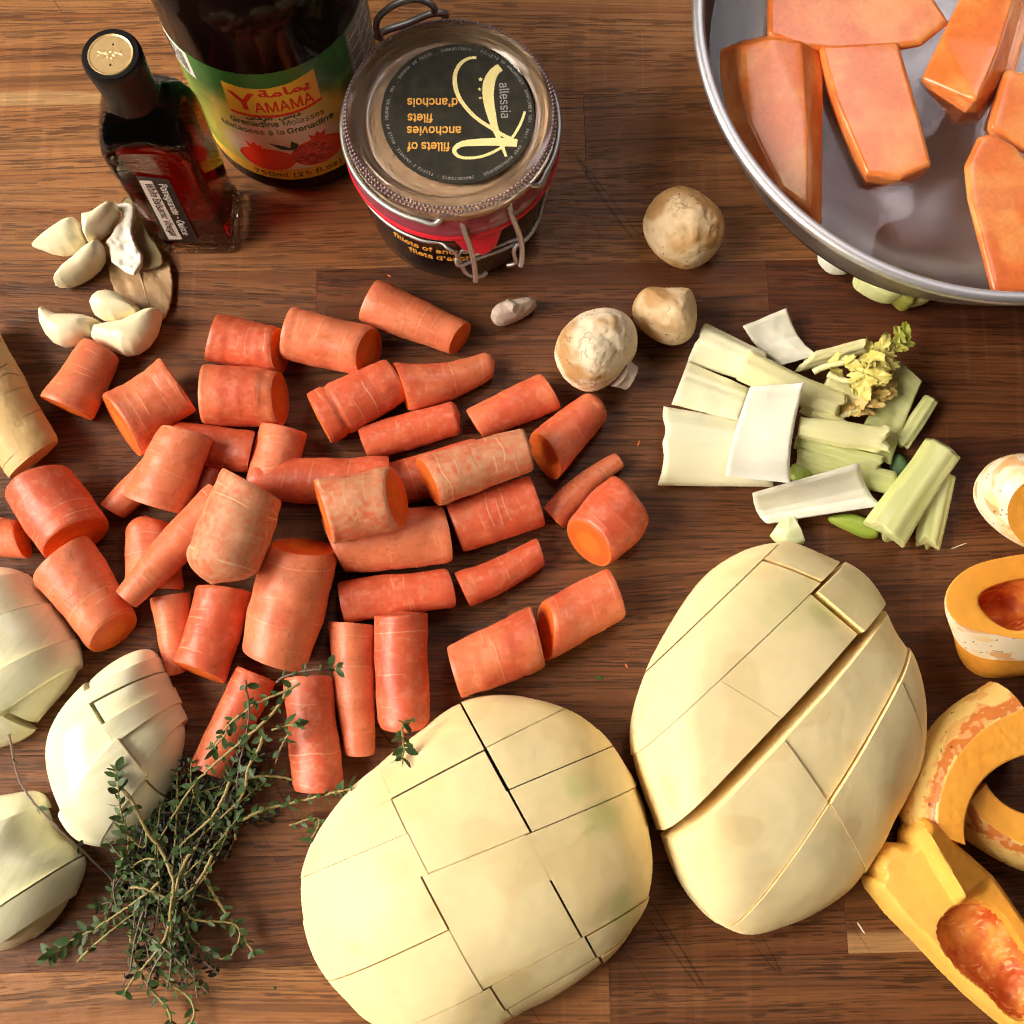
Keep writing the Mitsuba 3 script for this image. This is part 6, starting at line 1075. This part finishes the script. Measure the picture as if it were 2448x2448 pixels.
# hollow cup
qc = thing('squash_piece', 'hollow squash chunk with a red-orange seed cavity facing up, at the right edge', 'squash')
co, ci = resample(Q_CUP_OUT, 120), resample(Q_CUP_IN, 120); cc = co.mean(0)
def aligned(a, c):
    x_, y_ = (a - c).T; a = a if (x_ * np.roll(y_, -1) - np.roll(x_, -1) * y_).sum() > 0 else a[::-1]
    an = np.unwrap(np.arctan2(*(a - c).T[::-1])); i = np.argmin(np.arctan2(*(a - c).T[::-1])); return np.roll(a, -i, axis=0) if True else a
ci2 = aligned(ci, ci.mean(0)); co2 = aligned(co, co.mean(0))
def ringmesh(rows, cap0=None, cap1=None):
    n = len(rows[0]); v = np.vstack(rows); f = grid_faces(len(rows), n, True); m = len(v)
    if cap0 is not None: v = np.vstack([v, cap0]); f += [[m, (j + 1) % n, j] for j in range(n)]; m += 1
    if cap1 is not None: b = (len(rows) - 1) * n; v = np.vstack([v, cap1]); f += [[m, b + j, b + (j + 1) % n] for j in range(n)]
    return tm(v, f)
Z = lambda xy, z: np.c_[xy, np.full(len(xy), z)]
tiltz = lambda xy: 0.10 * (xy[:, 1] - cc[1])
topo = np.c_[co2, 0.050 + tiltz(co2)]
cb = resample(Q_CUP_BASE, 120); cb = aligned(cb, cb.mean(0)); cb = cb if np.abs(np.diff(cb, axis=0)).sum() else cb
def between(s_, z_, out_=0.0): q_ = co2 * s_ + cb * (1 - s_); return np.c_[cc + (q_ - cc) * (1 + out_), np.full(120, z_) + s_ * tiltz(co2)]
wall_low = [between(0.0, 0.002, -0.10), between(0.06, 0.006, 0.0), between(0.25, 0.016, 0.03), between(0.5, 0.027, 0.03)]
wall_rows = [between(0.5, 0.027, 0.03), between(0.66, 0.034, 0.035), between(0.82, 0.041, 0.03), between(0.93, 0.0465, 0.015), topo]
a_ = np.tile(np.linspace(0, 1, 120), 5); r_ = np.repeat(np.linspace(0.05, 0.55, 5), 120)
part(qc, 'rind', ringmesh(wall_rows), 'm_pale_skin', smooth=True, uv=np.c_[a_ * 0.2, r_ * 1.3])
part(qc, 'cut_flesh', ringmesh(wall_low), 'm_flesh', smooth=True)
part(qc, 'cut_flesh', ringmesh([topo, np.c_[co2 * 0.97 + cc * 0.03, 0.0508 + tiltz(co2)], np.c_[ci2 * 0.9 + co2 * 0.1, 0.0506 + tiltz(ci2)], np.c_[ci2, 0.0496 + tiltz(ci2)]]), 'm_flesh', smooth=True)
icc = ci2.mean(0); rows_ = [np.c_[icc + (ci2 - icc) * s, z + tiltz(icc + (ci2 - icc) * s) + 0.0018 * (meshkit.fbm(np.c_[(icc + (ci2 - icc) * s) * 150, np.full(120, z * 40)], 3, 5) - 0.5)] for s, z in ((1.0, 0.0496), (0.96, 0.044), (0.9, 0.038), (0.8, 0.033), (0.64, 0.029), (0.42, 0.0270), (0.2, 0.0265))]
part(qc, 'seed_cavity', ringmesh(rows_, None, [*icc, 0.0265]), 'm_cavity', smooth=True)
# two crescent rings
def crescent(key, out, inn, z0, z1, round_=0.006, thick_in=0.0):
    out, inn = np.array(out)[:, :2], np.array(inn)[:, :2]
    def sp(a):
        tck, _ = splprep(a.T, s=1e-7, k=3); return np.stack(splev(np.linspace(0, 1, 70), tck), 1)
    o, i = sp(out), sp(inn); w = (i - o); prof = []
    # section from the bottom of the rind, round the outside, over the top and down the inside
    sec = [(0.30, z0), (-0.30, z0 + 0.001), (-0.56, z0 + 0.10 * (z1 - z0)), (-0.70, z0 + 0.26 * (z1 - z0)), (-0.74, z0 + 0.42 * (z1 - z0)), (-0.66, z0 + 0.62 * (z1 - z0)), (-0.46, z0 + 0.82 * (z1 - z0)), (-0.20, z0 + 0.945 * (z1 - z0)), (0.0, z1 - 0.0006)]
    topsec = [(0.0, z1 - 0.0006), (0.04, z1), (0.5, z1 - 0.0005), (0.93, z1), (1.0, z1 - 0.001)]
    insec = [(1.0, z1 - 0.001), (1.03, z0 + 0.6 * (z1 - z0)), (1.0, z0 + 0.2 * (z1 - z0)), (0.85, z0), (0.30, z0)]
    def build(s_):
        v = np.vstack([np.c_[o + w * a, np.full(70, z)] for a, z in s_]); f = grid_faces(len(s_), 70, False)
        uv = np.c_[np.tile(np.linspace(0, 0.12, 70), len(s_)), np.repeat(np.linspace(0, 1, len(s_)), 70)]
        return tm(v, f), uv
    for nm, s_, mt in (('rind', sec, 'm_squash_skin'), ('cut_flesh', topsec, 'm_flesh'), ('inner_wall', insec, 'm_cavity')):
        m, uv = build(s_)
        part(key, nm, m, mt, smooth=True, uv=uv)
    for end in (0, -1):
        loop = np.array([[*(o[end] + w[end] * a), z] for a, z in sec + topsec[1:] + insec[1:-1]]); c = loop.mean(0); n = len(loop)
        part(key, 'cut_end', tm(np.vstack([loop, c]), [[j, (j + 1) % n, n] for j in range(n)]), 'm_flesh', smooth=False)
k1 = thing('squash_ring', 'large curved squash slice with striped orange and yellow rind, beside the open-cut vegetable half', 'squash')
crescent(k1, Q_RING['out'], Q_RING['inn'], 0.0, 0.036)
k2 = thing('squash_ring', 'smaller curved squash slice hooked through the large one at the right edge', 'squash')
crescent(k2, Q_RING2['out'], Q_RING2['inn'], 0.0, 0.026)
# long piece with the cavity
ql = thing('squash_piece', 'long yellow squash neck piece with an orange cavity, in the lower right corner', 'squash')
ridge = np.array(Q_LONG_RIDGE)[:, :2]
lm = pillow(Q_LONG, 0.016, 0.014, 0.0138, 0.0009, D=0.0040, smooth=False)
v = lm.vertices; dirr = ridge[-1] - ridge[0]; dirr /= np.linalg.norm(dirr); nr = np.array([-dirr[1], dirr[0]])
along = (v[:, :2] - ridge[0]) @ dirr; across = (v[:, :2] - ridge[0]) @ nr; Lr = np.linalg.norm(ridge[-1] - ridge[0])
on = smoothf = np.clip((Lr * 1.05 - along) / 0.004, 0, 1) * np.clip((along + 0.012) / 0.006, 0, 1)
up_ = v[:, 2] > 0.0142
hump = np.where(across > 0, np.clip(1 - across / 0.016, 0, 1), np.clip(1 + across / 0.0022, 0, 1)) * on
v[:, 2] += np.where(up_, hump * 0.012, 0)
cavp = Polygon(resample(Q_LONG_CAV, 100)); dcv = distance(sh_points(v[:, :2]), cavp.exterior) * contains_xy(cavp, v[:, 0], v[:, 1])
dz = 0.0115 * np.sqrt(np.clip(1 - (1 - np.clip(dcv / 0.013, 0, 1)) ** 2, 0, 1)); v[:, 2] -= np.where(up_, dz + 0.0012 * (dcv > 0.0008) * (meshkit.fbm(v * 200, 3, 3) - 0.5), 0)
incav = up_ & (dcv > 0.0003); fm = incav[lm.faces].all(1); skinm = (~up_)[lm.faces].any(1) & ~fm
right = (across > 0.0004)[lm.faces].all(1) & ~fm & ~skinm
base = tm(v, lm.faces)
part(ql, 'cut_flesh', submesh(base, ~fm & ~right & ~skinm), 'm_flesh_yellow', smooth=40)
part(ql, 'cut_flesh', submesh(base, right), 'm_flesh', smooth=40)
part(ql, 'rind', submesh(base, skinm), 'm_flesh_yellow', smooth=40)
part(ql, 'seed_cavity', submesh(base, fm), 'm_cavity', smooth=True)
cv = np.array(Q_LONG_CAV); sd = trimesh.creation.icosphere(subdivisions=2, radius=0.0017); sd.apply_scale([1.3, 1, 0.7])
spot = np.array([cv[11][0] * 0.55 + cv[9][0] * 0.45, cv[11][1] * 0.55 + cv[9][1] * 0.45]); sd.apply_translation([*spot, 0.0225])
part(ql, 'dark_seed', sd, 'm_black_print', smooth=True)

# ------------------------------------------------------------------ thyme
def thyme_leaf(rng, p, d, n, L, w):
    s = np.cross(n, d); s /= np.linalg.norm(s) + 1e-9; fold = 0.25 * L * rng.uniform(0.2, 0.6); curl = rng.uniform(-0.25, 0.15) * L
    P = lambda a, b, c: p + d * a * L + s * b * w + n * c
    v = [P(0, 0, 0), P(0.3, -0.42, fold * 0.6), P(0.3, 0, 0), P(0.3, 0.42, fold * 0.6), P(0.62, -0.46, fold * 0.5 + curl * 0.4), P(0.62, 0, curl * 0.35), P(0.62, 0.46, fold * 0.5 + curl * 0.4), P(0.88, -0.22, curl * 0.8), P(0.88, 0.22, curl * 0.8), P(1, 0, curl)]
    f = [[0, 1, 2], [0, 2, 3], [1, 4, 5], [1, 5, 2], [2, 5, 6], [2, 6, 3], [4, 7, 5], [7, 9, 5], [5, 9, 8], [5, 8, 6]]
    return v, f
rt_ = np.random.default_rng(23)
def leaves_along(q, tan, dens, size):
    V, F = [], []; L = np.r_[0, np.cumsum(np.linalg.norm(np.diff(q, axis=0), axis=1))]; step = 0.0052 / max(dens, 0.05); s = rt_.uniform(0, step); turn = rt_.uniform(0, 6.28)
    while s < L[-1] + 0.0005:
        p = np.array([np.interp(s, L, q[:, k_]) for k_ in range(3)]); t = tan[min(len(tan) - 1, np.searchsorted(L, s))]; a = np.cross(t, [0, 0, 1.0]); a /= np.linalg.norm(a) + 1e-9; b = np.cross(a, t); turn += 1.57 + rt_.normal(0, 0.3)
        end = s > L[-1] - 0.004
        for k_ in range(4 if end else 2):
            ph = turn + math.pi * k_ + (math.pi / 2 if k_ > 1 else 0); o = a * math.cos(ph) + b * math.sin(ph) * 0.75
            d = o * rt_.uniform(0.6, 1.0) + t * rt_.uniform(0.25, 0.9) + rt_.normal(0, 0.15, 3); d /= np.linalg.norm(d)
            n = b * 0.8 + t * -0.4 + rt_.normal(0, 0.35, 3); n -= d * (n @ d); n /= np.linalg.norm(n)
            ll = size * rt_.uniform(0.55, 1.15); v, f = thyme_leaf(rt_, p, d, n, ll, ll * rt_.uniform(0.42, 0.58)); F += (np.array(f) + len(V)).tolist(); V += v
        s += step * rt_.uniform(0.6, 1.4)
    return V, F
inner_label = 'thyme sprig tangled inside the thyme heap'
def sprig(p, t, leaf, label, grey=0, size=0.0058, dark=False):
    p = np.array(p, float); k = min(3, len(p) - 1); tck, u = splprep(p.T, s=0, k=k); q = np.stack(splev(np.linspace(0, 1, 8 * len(p)), tck), 1); q[:, 2] = np.maximum(q[:, 2], t)
    q += np.c_[rt_.normal(0, 0.0001, (len(q), 2)), np.zeros(len(q))]
    tan = np.gradient(q, axis=0); tan /= np.linalg.norm(tan, axis=1, keepdims=True) + 1e-9
    key = thing('thyme_sprig', label or inner_label, 'thyme', 'thyme sprigs of the bunch' if label else 'tangled inner thyme sprigs')
    part(key, 'stem', loft(q, np.linspace(t * 0.82, t * 0.5, len(q)), 7, sub=1), 'm_stem_grey' if grey else 'm_stem', smooth=True)
    V, F = leaves_along(q, tan, leaf * 1.25, size)
    if V:
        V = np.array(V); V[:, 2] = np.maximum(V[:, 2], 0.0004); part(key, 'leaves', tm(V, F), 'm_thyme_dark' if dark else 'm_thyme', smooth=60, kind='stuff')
for s in THYME: sprig(s['p'], s['t'], s['leaf'], s['label'], s['grey'], 0.0066 if s['leaf'] > 1.1 else 0.0053)
core = np.array(TH_CORE)[:, :2]; CP = Polygon(core); x0, y0, x1, y1 = CP.bounds
axis0 = core[[0, 1, 2, 3]].mean(0); n_in = 0
while n_in < 92:
    c = np.array([rt_.uniform(x0, x1), rt_.uniform(y0, y1)])
    if not CP.contains(Point(c)): continue
    n_in += 1; ang = math.radians(rt_.normal(62, 24)) if c[1] > -0.03 else math.radians(rt_.normal(95, 35)); d = np.array([math.cos(ang), math.sin(ang)]); Ls = rt_.uniform(0.012, 0.024)
    z = rt_.uniform(0.002, 0.016) if n_in % 3 else rt_.uniform(0.012, 0.021); bendv = rt_.normal(0, 0.003, 2)
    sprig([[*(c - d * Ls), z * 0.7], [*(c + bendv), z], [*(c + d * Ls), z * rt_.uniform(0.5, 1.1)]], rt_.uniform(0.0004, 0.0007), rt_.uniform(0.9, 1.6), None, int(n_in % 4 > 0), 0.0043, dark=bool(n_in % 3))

# ------------------------------------------------------------------ crumbs
rc = np.random.default_rng(3)
def crumb(label, cat, x, y, L, w, ang, bsdf):
    m = pillow([(L / 2 * math.cos(t) * math.cos(ang) - w / 2 * math.sin(t) * math.sin(ang) + x, L / 2 * math.cos(t) * math.sin(ang) + w / 2 * math.sin(t) * math.cos(ang) + y) for t in np.linspace(0, 2 * np.pi, 16, endpoint=False)], w * 0.3, w * 0.3, w * 0.29, spacing=w * 0.25)
    solo('crumb', m, bsdf, label, cat, smooth=50)
crumb('single dark thyme leaf on the board above the big scored half', 'leaf', 0.0395, 0.0497, 0.0036, 0.0018, -0.1, 'm_thyme')
crumb('pale shred on the board left of the long squash piece', 'vegetable scrap', 0.1515, -0.0585, 0.0062, 0.0007, -1.0, 'm_white_print')
crumb('fine pale shred on the board between the ribbed stalk and the hollow squash chunk', 'vegetable scrap', 0.2075, 0.1105, 0.0085, 0.0005, 0.35, 'm_stalk_1')

for x, y, L, w, a in [(-0.075, 0.028, 0.0018, 0.0010, 0.4), (-0.088, -0.052, 0.0022, 0.0012, 1.2), (-0.102, -0.083, 0.0016, 0.0010, 2.2), (-0.185, -0.060, 0.0020, 0.0011, 0.2), (-0.118, 0.010, 0.0018, 0.0009, 0.9), (-0.150, -0.082, 0.0024, 0.0012, 2.7)]:
    m = pillow([(L / 2 * math.cos(t) * math.cos(a) - w / 2 * math.sin(t) * math.sin(a) + x, L / 2 * math.cos(t) * math.sin(a) + w / 2 * math.sin(t) * math.cos(a) + y) for t in np.linspace(0, 2 * np.pi, 16, endpoint=False)], w * 0.3, w * 0.3, w * 0.29, spacing=w * 0.25)
    solo('thyme_crumb', m, 'm_thyme', 'tiny fallen thyme leaf lying on the board around the thyme heap', 'leaf', smooth=50, group='fallen thyme leaves')

for x, y, L, w, a in [(-0.118, 0.196, 0.0026, 0.0009, 0.6), (0.052, 0.055, 0.0022, 0.0008, 2.0), (0.060, 0.160, 0.0030, 0.0007, 1.2), (-0.060, 0.245, 0.0024, 0.0008, 2.6)]:
    m = pillow([(L / 2 * math.cos(t) * math.cos(a) - w / 2 * math.sin(t) * math.sin(a) + x, L / 2 * math.cos(t) * math.sin(a) + w / 2 * math.sin(t) * math.cos(a) + y) for t in np.linspace(0, 2 * np.pi, 16, endpoint=False)], w * 0.3, w * 0.3, w * 0.29, spacing=w * 0.25)
    solo('carrot_crumb', m, 'm_shred', 'tiny orange carrot shred lying loose on the board', 'carrot', smooth=50, group='loose carrot shreds')
